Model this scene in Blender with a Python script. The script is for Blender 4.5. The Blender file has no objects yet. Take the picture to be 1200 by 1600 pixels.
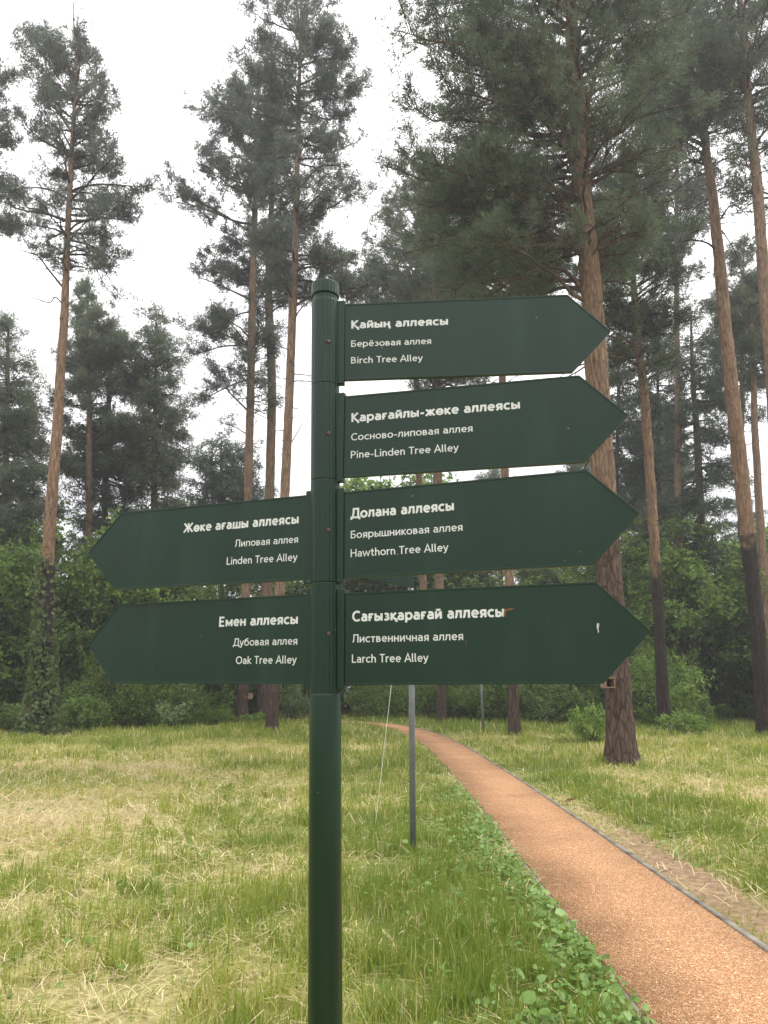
import bpy, math, random
import numpy as np
from mathutils import Vector

# ------------------------------------------------------------------ camera, sky, sun, exposure
S = bpy.context.scene
COL = S.collection
H = 1.6                     # eye height
PITCH = math.radians(13.2)
FPX = 1155.0                # focal length in pixels of the 1200 x 1600 photograph
cam = bpy.data.cameras.new('camera')
cam.sensor_fit = 'VERTICAL'; cam.sensor_height = 36.0; cam.lens = FPX / 1600 * 36.0
cam.clip_start = 0.05; cam.clip_end = 2000
camo = bpy.data.objects.new('camera', cam); COL.objects.link(camo)
camo.location = (0, 0, H); camo.rotation_euler = (math.pi / 2 + PITCH, 0, 0)
S.camera = camo

SUN_EL, SUN_AZ = math.radians(62), math.radians(80)    # high to the right, behind thin cloud
W = bpy.data.worlds.new('World'); S.world = W; W.use_nodes = True
nt = W.node_tree; nt.nodes.clear()
def wn(t, **k):
    n = nt.nodes.new(t)
    for a, b in k.items(): setattr(n, a, b)
    return n
wo = wn('ShaderNodeOutputWorld'); add = wn('ShaderNodeAddShader')
sky = wn('ShaderNodeTexSky', sky_type='NISHITA', sun_disc=False, sun_elevation=SUN_EL, sun_rotation=SUN_AZ)
hs = wn('ShaderNodeHueSaturation'); hs.inputs['Saturation'].default_value = 0.25
b1 = wn('ShaderNodeBackground'); b1.inputs['Strength'].default_value = 0.05
nt.links.new(sky.outputs[0], hs.inputs['Color']); nt.links.new(hs.outputs[0], b1.inputs['Color'])
# overcast layer: brighter towards the zenith, soft cloud banks
tc = wn('ShaderNodeTexCoord'); sp = wn('ShaderNodeSeparateXYZ')
nt.links.new(tc.outputs['Generated'], sp.inputs[0])
mp = wn('ShaderNodeMapping'); mp.inputs['Scale'].default_value = (1.6, 1.6, 5.0)
nz = wn('ShaderNodeTexNoise'); nz.inputs['Scale'].default_value = 1.7; nz.inputs['Detail'].default_value = 5
nt.links.new(tc.outputs['Generated'], mp.inputs[0]); nt.links.new(mp.outputs[0], nz.inputs['Vector'])
mr = wn('ShaderNodeMapRange'); mr.inputs['From Min'].default_value = 0.0; mr.inputs['From Max'].default_value = 0.75
mr.inputs['To Min'].default_value = 0.28; mr.inputs['To Max'].default_value = 1.95
nt.links.new(sp.outputs['Z'], mr.inputs['Value'])
mr2 = wn('ShaderNodeMapRange'); mr2.inputs['From Min'].default_value = 0.35; mr2.inputs['From Max'].default_value = 0.65
mr2.inputs['To Min'].default_value = 0.74; mr2.inputs['To Max'].default_value = 1.18
nt.links.new(nz.outputs['Fac'], mr2.inputs['Value'])
mu = wn('ShaderNodeMath', operation='MULTIPLY')
nt.links.new(mr.outputs[0], mu.inputs[0]); nt.links.new(mr2.outputs[0], mu.inputs[1])
b2 = wn('ShaderNodeBackground'); b2.inputs['Color'].default_value = (1.0, 0.975, 0.985, 1)
nt.links.new(mu.outputs[0], b2.inputs['Strength'])
nt.links.new(b1.outputs[0], add.inputs[0]); nt.links.new(b2.outputs[0], add.inputs[1])
nt.links.new(add.outputs[0], wo.inputs['Surface'])

sl = bpy.data.lights.new('sun', 'SUN'); sl.energy = 2.2; sl.angle = math.radians(20); sl.color = (1.0, 0.95, 0.86)
so = bpy.data.objects.new('sun', sl); COL.objects.link(so)
sd = Vector((math.sin(SUN_AZ) * math.cos(SUN_EL), math.cos(SUN_AZ) * math.cos(SUN_EL), math.sin(SUN_EL)))
so.rotation_euler = sd.to_track_quat('Z', 'Y').to_euler(); so.location = (0, 0, 60)

S.view_settings.view_transform = 'Standard'; S.view_settings.look = 'None'
S.view_settings.exposure = 0.5; S.view_settings.gamma = 1.0
HAZE = 0.0014  # density of the added haze that imitates veiling glare
S.cycles.max_bounces = 6; S.cycles.diffuse_bounces = 3; S.cycles.glossy_bounces = 2
S.cycles.transmission_bounces = 3; S.cycles.transparent_max_bounces = 4
S.cycles.caustics_reflective = False; S.cycles.caustics_refractive = False
S.cycles.use_denoising = True

# ------------------------------------------------------------------ helpers
def at(px, py, Y):
    """point in the world at distance Y ahead that the photograph shows at pixel (px, py) of 1200 x 1600"""
    u = (px - 600) / FPX; v = -(py - 800) / FPX
    ry = math.cos(PITCH) - v * math.sin(PITCH); rz = math.sin(PITCH) + v * math.cos(PITCH)
    t = Y / ry
    return np.array([u * t, Y, H + rz * t])

def nrm(a):
    return a / np.maximum(np.linalg.norm(a, axis=-1, keepdims=True), 1e-9)

class Geo:
    """collects triangles with a per-vertex 'tint' value; build() links them as ONE mesh object"""
    def __init__(self): self.v = []; self.f = []; self.t = []; self.n = 0
    def add(self, v, f, t=0.5):
        v = np.asarray(v, float).reshape(-1, 3); f = np.asarray(f, np.int64).reshape(-1, 3)
        self.v.append(v); self.f.append(f + self.n); self.n += len(v)
        self.t.append(np.broadcast_to(np.asarray(t, float), (len(v),)))
    def tube(self, P, R, k=6, t=0.5, rough=0.0, rng=None, cap=True):
        P = np.asarray(P, float); n = len(P); R = np.broadcast_to(np.asarray(R, float), (n,))
        T = nrm(np.gradient(P, axis=0))
        m = T.mean(0); ref = np.array([0, 0, 1.0]) if abs(m[2]) < 0.8 * np.linalg.norm(m) else np.array([0, 1.0, 0])
        A = nrm(np.cross(T, ref)); B = np.cross(T, A)
        ang = np.arange(k) * 2 * math.pi / k
        RR = np.repeat(R[:, None], k, 1)
        if rough and rng is not None: RR = RR * (1 + rng.normal(0, rough, RR.shape))
        V = P[:, None] + (A[:, None] * np.cos(ang)[None, :, None] + B[:, None] * np.sin(ang)[None, :, None]) * RR[..., None]
        i = np.arange(n - 1)[:, None] * k; j = np.arange(k)[None]; j2 = (j + 1) % k
        a, b, c, d = i + j, i + j2, i + k + j2, i + k + j
        F = np.concatenate([np.stack([a, b, c], -1).reshape(-1, 3), np.stack([a, c, d], -1).reshape(-1, 3)])
        V = V.reshape(-1, 3)
        if cap:
            V = np.concatenate([V, P[:1], P[-1:]]); q = np.arange(k)
            F = np.concatenate([F, np.stack([np.full(k, n * k), (q + 1) % k, q], -1),
                                np.stack([np.full(k, n * k + 1), (n - 1) * k + q, (n - 1) * k + (q + 1) % k], -1)])
        tt = np.asarray(t, float)
        if tt.ndim: tt = np.concatenate([np.repeat(tt, k), tt[:1], tt[-1:]]) if cap else np.repeat(tt, k)
        self.add(V, F, tt)
    def mesh(self, name, mat, smooth=False):
        V = np.concatenate(self.v); F = np.concatenate(self.f); t = np.concatenate(self.t)
        me = bpy.data.meshes.new(name)
        me.vertices.add(len(V)); me.vertices.foreach_set('co', V.astype(np.float32).ravel())
        me.loops.add(F.size); me.loops.foreach_set('vertex_index', F.astype(np.int32).ravel())
        me.polygons.add(len(F)); me.polygons.foreach_set('loop_start', np.arange(len(F), dtype=np.int32) * 3)
        if smooth: me.polygons.foreach_set('use_smooth', np.ones(len(F), bool))
        at_ = me.attributes.new('tint', 'FLOAT', 'POINT'); at_.data.foreach_set('value', t.astype(np.float32))
        me.update(calc_edges=True); me.validate()
        if mat: me.materials.append(mat)
        return me
    def build(self, name, mat, parent=None, smooth=False):
        o = bpy.data.objects.new(name, self.mesh(name, mat, smooth)); COL.objects.link(o)
        if parent: o.parent = parent
        return o

def tag(o, label=None, cat=None, group=None, kind=None):
    for k, v in (('label', label), ('category', cat), ('group', group), ('kind', kind)):
        if v: o[k] = v
    return o
def empty(name, loc, rz=0):
    o = bpy.data.objects.new(name, None); COL.objects.link(o); o.location = loc; o.rotation_euler = (0, 0, rz)
    o.empty_display_size = 0.1
    return o
def copy_tree(o, parent=None):
    c = o.copy(); COL.objects.link(c)
    if parent: c.parent = parent
    for ch in list(o.children): copy_tree(ch, c)
    return c

def from_bm_faces(name, verts, faces, mat, parent=None, smooth=False, bevel=0):
    me = bpy.data.meshes.new(name); me.from_pydata([tuple(v) for v in verts], [], faces); me.update()
    if mat: me.materials.append(mat)
    o = bpy.data.objects.new(name, me); COL.objects.link(o)
    if parent: o.parent = parent
    if smooth:
        for p in me.polygons: p.use_smooth = True
    if bevel:
        m = o.modifiers.new('bevel', 'BEVEL'); m.width = bevel; m.segments = 2; m.limit_method = 'ANGLE'
    return o
def box_faces(x0, x1, y0, y1, z0, z1):
    v = [(x0,y0,z0),(x1,y0,z0),(x1,y1,z0),(x0,y1,z0),(x0,y0,z1),(x1,y0,z1),(x1,y1,z1),(x0,y1,z1)]
    f = [(0,3,2,1),(4,5,6,7),(0,1,5,4),(1,2,6,5),(2,3,7,6),(3,0,4,7)]
    return v, f

# ------------------------------------------------------------------ materials
def mat_new(name):
    m = bpy.data.materials.new(name); m.use_nodes = True; t = m.node_tree; t.nodes.clear()
    return m, t
def N(t, kind, **k):
    n = t.nodes.new(kind)
    for a, b in k.items():
        if a in n.inputs.keys(): n.inputs[a].default_value = b
        else: setattr(n, a, b)
    return n
def ramp(t, stops, interp='LINEAR'):
    n = t.nodes.new('ShaderNodeValToRGB'); cr = n.color_ramp; cr.interpolation = interp
    while len(cr.elements) < len(stops): cr.elements.new(0.5)
    for e, (p, c) in zip(cr.elements, stops): e.position = p; e.color = (*c, 1)
    return n

def leaf_mat(name, stops, trans=0.3, rough=0.5, nscale=0.35, namp=0.35, spec=0.25):
    """foliage: colour from the per-leaf tint plus a slow drift through the crown; lets some light through"""
    m, t = mat_new(name)
    a = N(t, 'ShaderNodeAttribute', attribute_name='tint')
    g = N(t, 'ShaderNodeNewGeometry'); nz = N(t, 'ShaderNodeTexNoise'); nz.inputs['Scale'].default_value = nscale; nz.inputs['Detail'].default_value = 2
    t.links.new(g.outputs['Position'], nz.inputs['Vector'])
    ma = N(t, 'ShaderNodeMath', operation='MULTIPLY_ADD'); ma.inputs[1].default_value = namp * 2; ma.inputs[2].default_value = -namp
    t.links.new(nz.outputs['Fac'], ma.inputs[0])
    ad = N(t, 'ShaderNodeMath', operation='ADD', use_clamp=True)
    t.links.new(a.outputs['Fac'], ad.inputs[0]); t.links.new(ma.outputs[0], ad.inputs[1])
    r = ramp(t, stops); t.links.new(ad.outputs[0], r.inputs[0])
    p = N(t, 'ShaderNodeBsdfPrincipled'); p.inputs['Roughness'].default_value = rough
    p.inputs['Specular IOR Level'].default_value = spec
    t.links.new(r.outputs[0], p.inputs['Base Color'])
    tr = N(t, 'ShaderNodeBsdfTranslucent'); t.links.new(r.outputs[0], tr.inputs['Color'])
    mx = N(t, 'ShaderNodeMixShader'); mx.inputs[0].default_value = trans
    t.links.new(p.outputs[0], mx.inputs[1]); t.links.new(tr.outputs[0], mx.inputs[2])
    o = N(t, 'ShaderNodeOutputMaterial'); t.links.new(mx.outputs[0], o.inputs[0])
    return m

M = {}
M['needle_blue'] = leaf_mat('needle_blue', [(0, (.070,.086,.068)), (.5, (.116,.138,.108)), (1, (.170,.195,.150))], .45)
M['needle_green'] = leaf_mat('needle_green', [(0, (.064,.086,.050)), (.5, (.108,.138,.080)), (1, (.160,.195,.115))], .45)
M['needle_pale'] = leaf_mat('needle_pale', [(0, (.085,.108,.066)), (.5, (.140,.172,.108)), (1, (.200,.235,.150))], .5)
M['needle_spruce'] = leaf_mat('needle_spruce', [(0, (.052,.076,.050)), (.5, (.088,.122,.078)), (1, (.130,.170,.108))], .42)
M['needle_grey'] = leaf_mat('needle_grey', [(0, (.075,.072,.052)), (.5, (.110,.104,.074)), (1, (.155,.150,.105))], .3)
M['leaf_mid'] = leaf_mat('leaf_mid', [(0, (.085,.138,.032)), (.5, (.145,.235,.056)), (1, (.230,.340,.098))], .55, .4, .6, .5)
M['leaf_lime'] = leaf_mat('leaf_lime', [(0, (.100,.170,.030)), (.5, (.170,.275,.050)), (1, (.255,.370,.090))], .55, .4, .6, .5)
M['leaf_dark'] = leaf_mat('leaf_dark', [(0, (.048,.084,.026)), (.5, (.086,.142,.044)), (1, (.140,.210,.070))], .45, .4, .6, .5)
M['leaf_grey'] = leaf_mat('leaf_grey', [(0, (.090,.140,.048)), (.5, (.155,.225,.082)), (1, (.235,.315,.135))], .5, .4, .6, .5)
M['grass'] = leaf_mat('grass', [(0, (.170,.236,.034)), (.35, (.300,.352,.062)), (.6, (.430,.430,.112)), (.8, (.52,.46,.20)), (1, (.64,.55,.31))], .5, .55, .9, .15)
M['straw'] = leaf_mat('straw', [(0, (.30,.235,.115)), (.5, (.47,.39,.205)), (1, (.64,.56,.35))], .2, .6, 1.5, .2)
M['weed'] = leaf_mat('weed', [(0, (.085,.155,.030)), (.5, (.145,.250,.052)), (1, (.24,.36,.12))], .4, .42, 2.0, .25)
M['ivy'] = leaf_mat('ivy', [(0, (.060,.085,.030)), (.5, (.110,.150,.052)), (1, (.180,.215,.085))], .4, .4, 1.5, .25)

def bark_mat(name, low, high, crack, scale=1.0):
    """furrowed bark; 'tint' runs from the dark plated bark of the butt (0) to the thin flaky orange bark (1)"""
    m, t = mat_new(name)
    a = N(t, 'ShaderNodeAttribute', attribute_name='tint')
    g = N(t, 'ShaderNodeNewGeometry')
    mp = N(t, 'ShaderNodeMapping'); mp.inputs['Scale'].default_value = (9*scale, 9*scale, 1.7*scale)
    t.links.new(g.outputs['Position'], mp.inputs[0])
    n1 = N(t, 'ShaderNodeTexNoise'); n1.inputs['Scale'].default_value = 1.6; n1.inputs['Detail'].default_value = 6; n1.inputs['Roughness'].default_value = .65
    t.links.new(mp.outputs[0], n1.inputs['Vector'])
    mp2 = N(t, 'ShaderNodeMapping'); mp2.inputs['Scale'].default_value = (9*scale, 9*scale, 2.4*scale)
    t.links.new(g.outputs['Position'], mp2.inputs[0])
    v = N(t, 'ShaderNodeTexVoronoi', feature='DISTANCE_TO_EDGE'); v.inputs['Scale'].default_value = 1.7
    mxv = N(t, 'ShaderNodeMixRGB'); mxv.inputs[0].default_value = .42
    t.links.new(mp2.outputs[0], mxv.inputs[1]); t.links.new(n1.outputs['Color'], mxv.inputs[2])
    t.links.new(mxv.outputs[0], v.inputs['Vector'])
    # noisy border between the two barks
    n2 = N(t, 'ShaderNodeTexNoise'); n2.inputs['Scale'].default_value = 2.2; n2.inputs['Detail'].default_value = 4
    t.links.new(g.outputs['Position'], n2.inputs['Vector'])
    ma = N(t, 'ShaderNodeMath', operation='MULTIPLY_ADD'); ma.inputs[1].default_value = 1.5; ma.inputs[2].default_value = -.78
    t.links.new(n2.outputs['Fac'], ma.inputs[0])
    ad = N(t, 'ShaderNodeMath', operation='ADD'); t.links.new(a.outputs['Fac'], ad.inputs[0]); t.links.new(ma.outputs[0], ad.inputs[1])
    rr = ramp(t, [(.35, (0,0,0)), (.65, (1,1,1))]); t.links.new(ad.outputs[0], rr.inputs[0])
    rl = ramp(t, [(.3, tuple(c*.5 for c in low)), (.52, low), (.75, tuple(min(1,c*1.9) for c in low))]); t.links.new(n1.outputs['Fac'], rl.inputs[0])
    rh = ramp(t, [(.32, tuple(c*.30 for c in high)), (.44, tuple(c*.80 for c in high)), (.55, high), (.75, tuple(min(1,c*1.55) for c in high))]); t.links.new(n1.outputs['Fac'], rh.inputs[0])
    mx = N(t, 'ShaderNodeMixRGB'); t.links.new(rr.outputs[0], mx.inputs[0]); t.links.new(rl.outputs[0], mx.inputs[1]); t.links.new(rh.outputs[0], mx.inputs[2])
    rc = ramp(t, [(0, (0,0,0)), (.10, (1,1,1))]); t.links.new(v.outputs['Distance'], rc.inputs[0])
    mc = N(t, 'ShaderNodeMixRGB'); mc.inputs[1].default_value = (*crack, 1)
    ck = N(t, 'ShaderNodeMapRange'); ck.inputs['To Min'].default_value = .25; ck.inputs['To Max'].default_value = .80
    t.links.new(rr.outputs[0], ck.inputs['Value'])
    mk = N(t, 'ShaderNodeMath', operation='MAXIMUM'); t.links.new(rc.outputs[0], mk.inputs[0]); t.links.new(ck.outputs[0], mk.inputs[1])
    t.links.new(mk.outputs[0], mc.inputs[0]); t.links.new(mx.outputs[0], mc.inputs[2])
    p = N(t, 'ShaderNodeBsdfPrincipled'); p.inputs['Roughness'].default_value = .9; p.inputs['Specular IOR Level'].default_value = .15
    t.links.new(mc.outputs[0], p.inputs['Base Color'])
    hm = N(t, 'ShaderNodeMath', operation='MULTIPLY'); t.links.new(rc.outputs[0], hm.inputs[0]); t.links.new(n1.outputs['Fac'], hm.inputs[1])
    b = N(t, 'ShaderNodeBump'); b.inputs['Strength'].default_value = .9; b.inputs['Distance'].default_value = .04
    t.links.new(hm.outputs[0], b.inputs['Height']); t.links.new(b.outputs[0], p.inputs['Normal'])
    o = N(t, 'ShaderNodeOutputMaterial'); t.links.new(p.outputs[0], o.inputs[0])
    return m
M['bark_pine'] = bark_mat('bark_pine', (.075,.054,.043), (.250,.168,.118), (.050,.032,.024))
M['bark_big'] = bark_mat('bark_big', (.095,.066,.050), (.220,.142,.096), (.038,.024,.018), 1.1)
M['bark_burnt'] = bark_mat('bark_burnt', (.036,.028,.024), (.265,.166,.108), (.016,.013,.011))
M['bark_dark'] = bark_mat('bark_dark', (.060,.050,.042), (.110,.085,.065), (.03,.025,.02))
M['bark_leaf'] = bark_mat('bark_leaf', (.075,.062,.046), (.12,.10,.075), (.03,.025,.02), 2.0)

def simple(name, col, rough=.5, spec=.5, metal=0, nvar=.15, nscale=6, bump=0):
    m, t = mat_new(name)
    tc = N(t, 'ShaderNodeTexCoord'); nz = N(t, 'ShaderNodeTexNoise'); nz.inputs['Scale'].default_value = nscale; nz.inputs['Detail'].default_value = 5
    t.links.new(tc.outputs['Object'], nz.inputs['Vector'])
    r = ramp(t, [(.3, tuple(c*(1-nvar) for c in col)), (.7, tuple(min(1, c*(1+nvar)) for c in col))]); t.links.new(nz.outputs['Fac'], r.inputs[0])
    p = N(t, 'ShaderNodeBsdfPrincipled'); p.inputs['Roughness'].default_value = rough; p.inputs['Specular IOR Level'].default_value = spec; p.inputs['Metallic'].default_value = metal
    t.links.new(r.outputs[0], p.inputs['Base Color'])
    if bump:
        b = N(t, 'ShaderNodeBump'); b.inputs['Strength'].default_value = .5; b.inputs['Distance'].default_value = bump
        t.links.new(nz.outputs['Fac'], b.inputs['Height']); t.links.new(b.outputs[0], p.inputs['Normal'])
    o = N(t, 'ShaderNodeOutputMaterial'); t.links.new(p.outputs[0], o.inputs[0])
    return m

def paint_mat():
    """weathered dark green powder coat: satin, faint smears and specks of dust"""
    m, t = mat_new('green_paint')
    g = N(t, 'ShaderNodeNewGeometry')
    nz = N(t, 'ShaderNodeTexNoise'); nz.inputs['Scale'].default_value = 5; nz.inputs['Detail'].default_value = 6
    mp = N(t, 'ShaderNodeMapping'); mp.inputs['Scale'].default_value = (2.2, 2.2, .45)
    t.links.new(g.outputs['Position'], mp.inputs[0]); t.links.new(mp.outputs[0], nz.inputs['Vector'])
    r = ramp(t, [(.3, (.0032,.0205,.0108)), (.55, (.0042,.0238,.0130)), (.72, (.0085,.0320,.0200))]); t.links.new(nz.outputs['Fac'], r.inputs[0])
    vo = N(t, 'ShaderNodeTexVoronoi'); vo.inputs['Scale'].default_value = 26
    t.links.new(g.outputs['Position'], vo.inputs['Vector'])
    rs = ramp(t, [(0, (1,1,1)), (.05, (1,1,1)), (.075, (0,0,0))]); t.links.new(vo.outputs['Distance'], rs.inputs[0])
    sc = N(t, 'ShaderNodeSeparateColor'); t.links.new(vo.outputs['Color'], sc.inputs[0])
    gt = N(t, 'ShaderNodeMath', operation='GREATER_THAN'); gt.inputs[1].default_value = .85; t.links.new(sc.outputs[0], gt.inputs[0])
    ml = N(t, 'ShaderNodeMath', operation='MULTIPLY'); t.links.new(rs.outputs[0], ml.inputs[0]); t.links.new(gt.outputs[0], ml.inputs[1])
    m2 = N(t, 'ShaderNodeMath', operation='MULTIPLY'); m2.inputs[1].default_value = .55; t.links.new(ml.outputs[0], m2.inputs[0])
    mx = N(t, 'ShaderNodeMixRGB'); mx.inputs[2].default_value = (.20,.24,.20,1)
    t.links.new(m2.outputs[0], mx.inputs[0]); t.links.new(r.outputs[0], mx.inputs[1])
    p = N(t, 'ShaderNodeBsdfPrincipled'); p.inputs['Specular IOR Level'].default_value = .34
    rr = N(t, 'ShaderNodeMapRange'); rr.inputs['To Min'].default_value = .24; rr.inputs['To Max'].default_value = .46
    t.links.new(nz.outputs['Fac'], rr.inputs['Value']); t.links.new(rr.outputs[0], p.inputs['Roughness'])
    t.links.new(mx.outputs[0], p.inputs['Base Color'])
    n3 = N(t, 'ShaderNodeTexNoise'); n3.inputs['Scale'].default_value = 420; n3.inputs['Detail'].default_value = 2
    t.links.new(g.outputs['Position'], n3.inputs['Vector'])
    b = N(t, 'ShaderNodeBump'); b.inputs['Strength'].default_value = .12; b.inputs['Distance'].default_value = .001
    t.links.new(n3.outputs['Fac'], b.inputs['Height']); t.links.new(b.outputs[0], p.inputs['Normal'])
    o = N(t, 'ShaderNodeOutputMaterial'); t.links.new(p.outputs[0], o.inputs[0])
    return m
M['paint'] = paint_mat()
M['letter'] = simple('letter_vinyl', (.58,.60,.60), .5, .4, 0, .08, 30)
M['bolt'] = simple('rusty_bolt', (.10,.055,.038), .6, .5, .4, .4, 120)
M['rust'] = simple('rust_smear', (.16,.085,.035), .8, .2, 0, .5, 90)
M['chip'] = simple('bare_chip', (.50,.50,.46), .7, .3, 0, .4, 90)
M['galv'] = simple('grey_painted_steel', (.150,.165,.175), .45, .5, .2, .15, 8)
M['cord'] = simple('white_cord', (.75,.75,.70), .7, .2, 0, .1, 50)
M['boxwood'] = simple('weathered_wood', (.20,.135,.085), .85, .2, 0, .35, 22, .01)
M['box_shade'] = simple('opening_shade', (.012,.010,.008), .9, .1, 0, .1, 10)  # shade of the box opening, put into the colour
M['dryleaf'] = simple('dry_leaf', (.40,.21,.10), .8, .2, 0, .3, 40)
M['paleleaf'] = simple('pale_leaf', (.62,.50,.30), .8, .2, 0, .2, 40)
M['kerb'] = simple('weathered_concrete', (.165,.148,.122), .9, .2, 0, .55, 5, .01)

# ------------------------------------------------------------------ 2-D value noise (for patches of straw and green)
class VN:
    def __init__(s, seed): s.g = np.random.default_rng(seed).random((256, 256))
    def one(s, x, y):
        xi = np.floor(x).astype(int); yi = np.floor(y).astype(int); fx = x - xi; fy = y - yi
        fx = fx*fx*(3-2*fx); fy = fy*fy*(3-2*fy); g = s.g
        a = g[xi % 256, yi % 256]; b = g[(xi+1) % 256, yi % 256]; c = g[xi % 256, (yi+1) % 256]; d = g[(xi+1) % 256, (yi+1) % 256]
        return (a*(1-fx)+b*fx)*(1-fy) + (c*(1-fx)+d*fx)*fy
    def __call__(s, x, y, f=1.0, oct=3):
        r = 0; w = 0
        for k in range(oct): a = .5**k; r = r + a*s.one(x*f*2**k+17*k, y*f*2**k+31*k); w += a
        return r / w
vn1, vn2, vn3 = VN(5), VN(8), VN(13)
def gauss(x, y, cx, cy, sx, sy): return np.exp(-((x-cx)/sx)**2 - ((y-cy)/sy)**2)

# path centre line (metres); 1.07 wide, dead straight and then bending left into the wood
PATH = np.array([(1.86,-12),(1.86,0),(1.85,5),(1.86,9),(1.84,13),(1.78,16.5),(1.68,20.5),(1.40,25),(.90,28.5),(.10,31.6),(-1.1,33.9),(-2.6,35.6),(-4.6,36.9),(-7.5,38.0)])
def smooth_line(P, per=8):
    out = []
    Q = np.concatenate([2*P[:1]-P[1:2], P, 2*P[-1:]-P[-2:-1]])
    for i in range(1, len(Q)-2):
        for s in range(per):
            u = s/per; a,b,c,d = Q[i-1],Q[i],Q[i+1],Q[i+2]
            out.append(.5*((2*b)+(-a+c)*u+(2*a-5*b+4*c-d)*u*u+(-a+3*b-3*c+d)*u**3))
    out.append(P[-1]); return np.array(out)
PL = smooth_line(PATH, 10)
PT = nrm(np.gradient(PL, axis=0)); PN = np.stack([PT[:,1], -PT[:,0]], 1)   # to the right
def path_dist(x, y):
    """signed distance to the centre line (right positive)"""
    x = np.asarray(x, float); y = np.asarray(y, float)
    best = np.full(x.shape, 1e9); sg = np.ones(x.shape)
    for i in range(0, len(PL), 2):
        dx = x-PL[i,0]; dy = y-PL[i,1]
        side = dx*PN[i,0]+dy*PN[i,1]; along = dx*PT[i,0]+dy*PT[i,1]
        seg = 1.4
        d = np.hypot(side, np.maximum(np.abs(along)-seg, 0))
        b = d < best; best = np.where(b, d, best); sg = np.where(b, np.sign(side), sg)
    return best*sg

def dryness(x, y):
    d = .485 + .95*(vn1(x, y, .45, 4)-.5) + .5*(vn2(x, y, 1.6, 2)-.5)
    d = d + .42*gauss(x, y, -3.6, 9.6, 2.6, 2.0) + .22*gauss(x, y, -6.5, 17, 5, 4) + .40*gauss(x, y, 5.6, 11.6, 1.6, 1.6) + .2*gauss(x, y, 6.5, 17.5, 1.6, 1.5)
    d = d + .20*gauss(x, y, -.6, 7.2, .6, .8) + .3*gauss(x, y, -.4, 5.3, .35, .35)
    d = d - .32*gauss(x, y, .8, 5.2, .55, 3.6) - .06*gauss(x, y, .5, 14, 1.2, 8) - .30*gauss(x, y, 3.4, 13, .9, 5) - .22*gauss(x, y, 3.9, 8.6, .7, 1.4) - .14*gauss(x, y, -1.6, 5.6, 1.6, 1.0)
    d = d - .25*np.clip((y-20)/10, 0, 1)
    return d
def bare(x, y):
    """bare trodden soil beside the kerb and at the far dirt track"""
    pd = path_dist(x, y)
    b = np.exp(-((pd-.80)/.24)**2)*(.75+1.6*(vn3(x, y, .9, 3)-.45))*np.clip((13-y)/4, 0, 1)*1.3
    b = b + 1.2*gauss(x, y, 17.5, 34.5, 2.2, 1.6) + .8*gauss(x, y, 5.6, 16.1, .5, .3)
    return np.clip(b, 0, 1)

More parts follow.
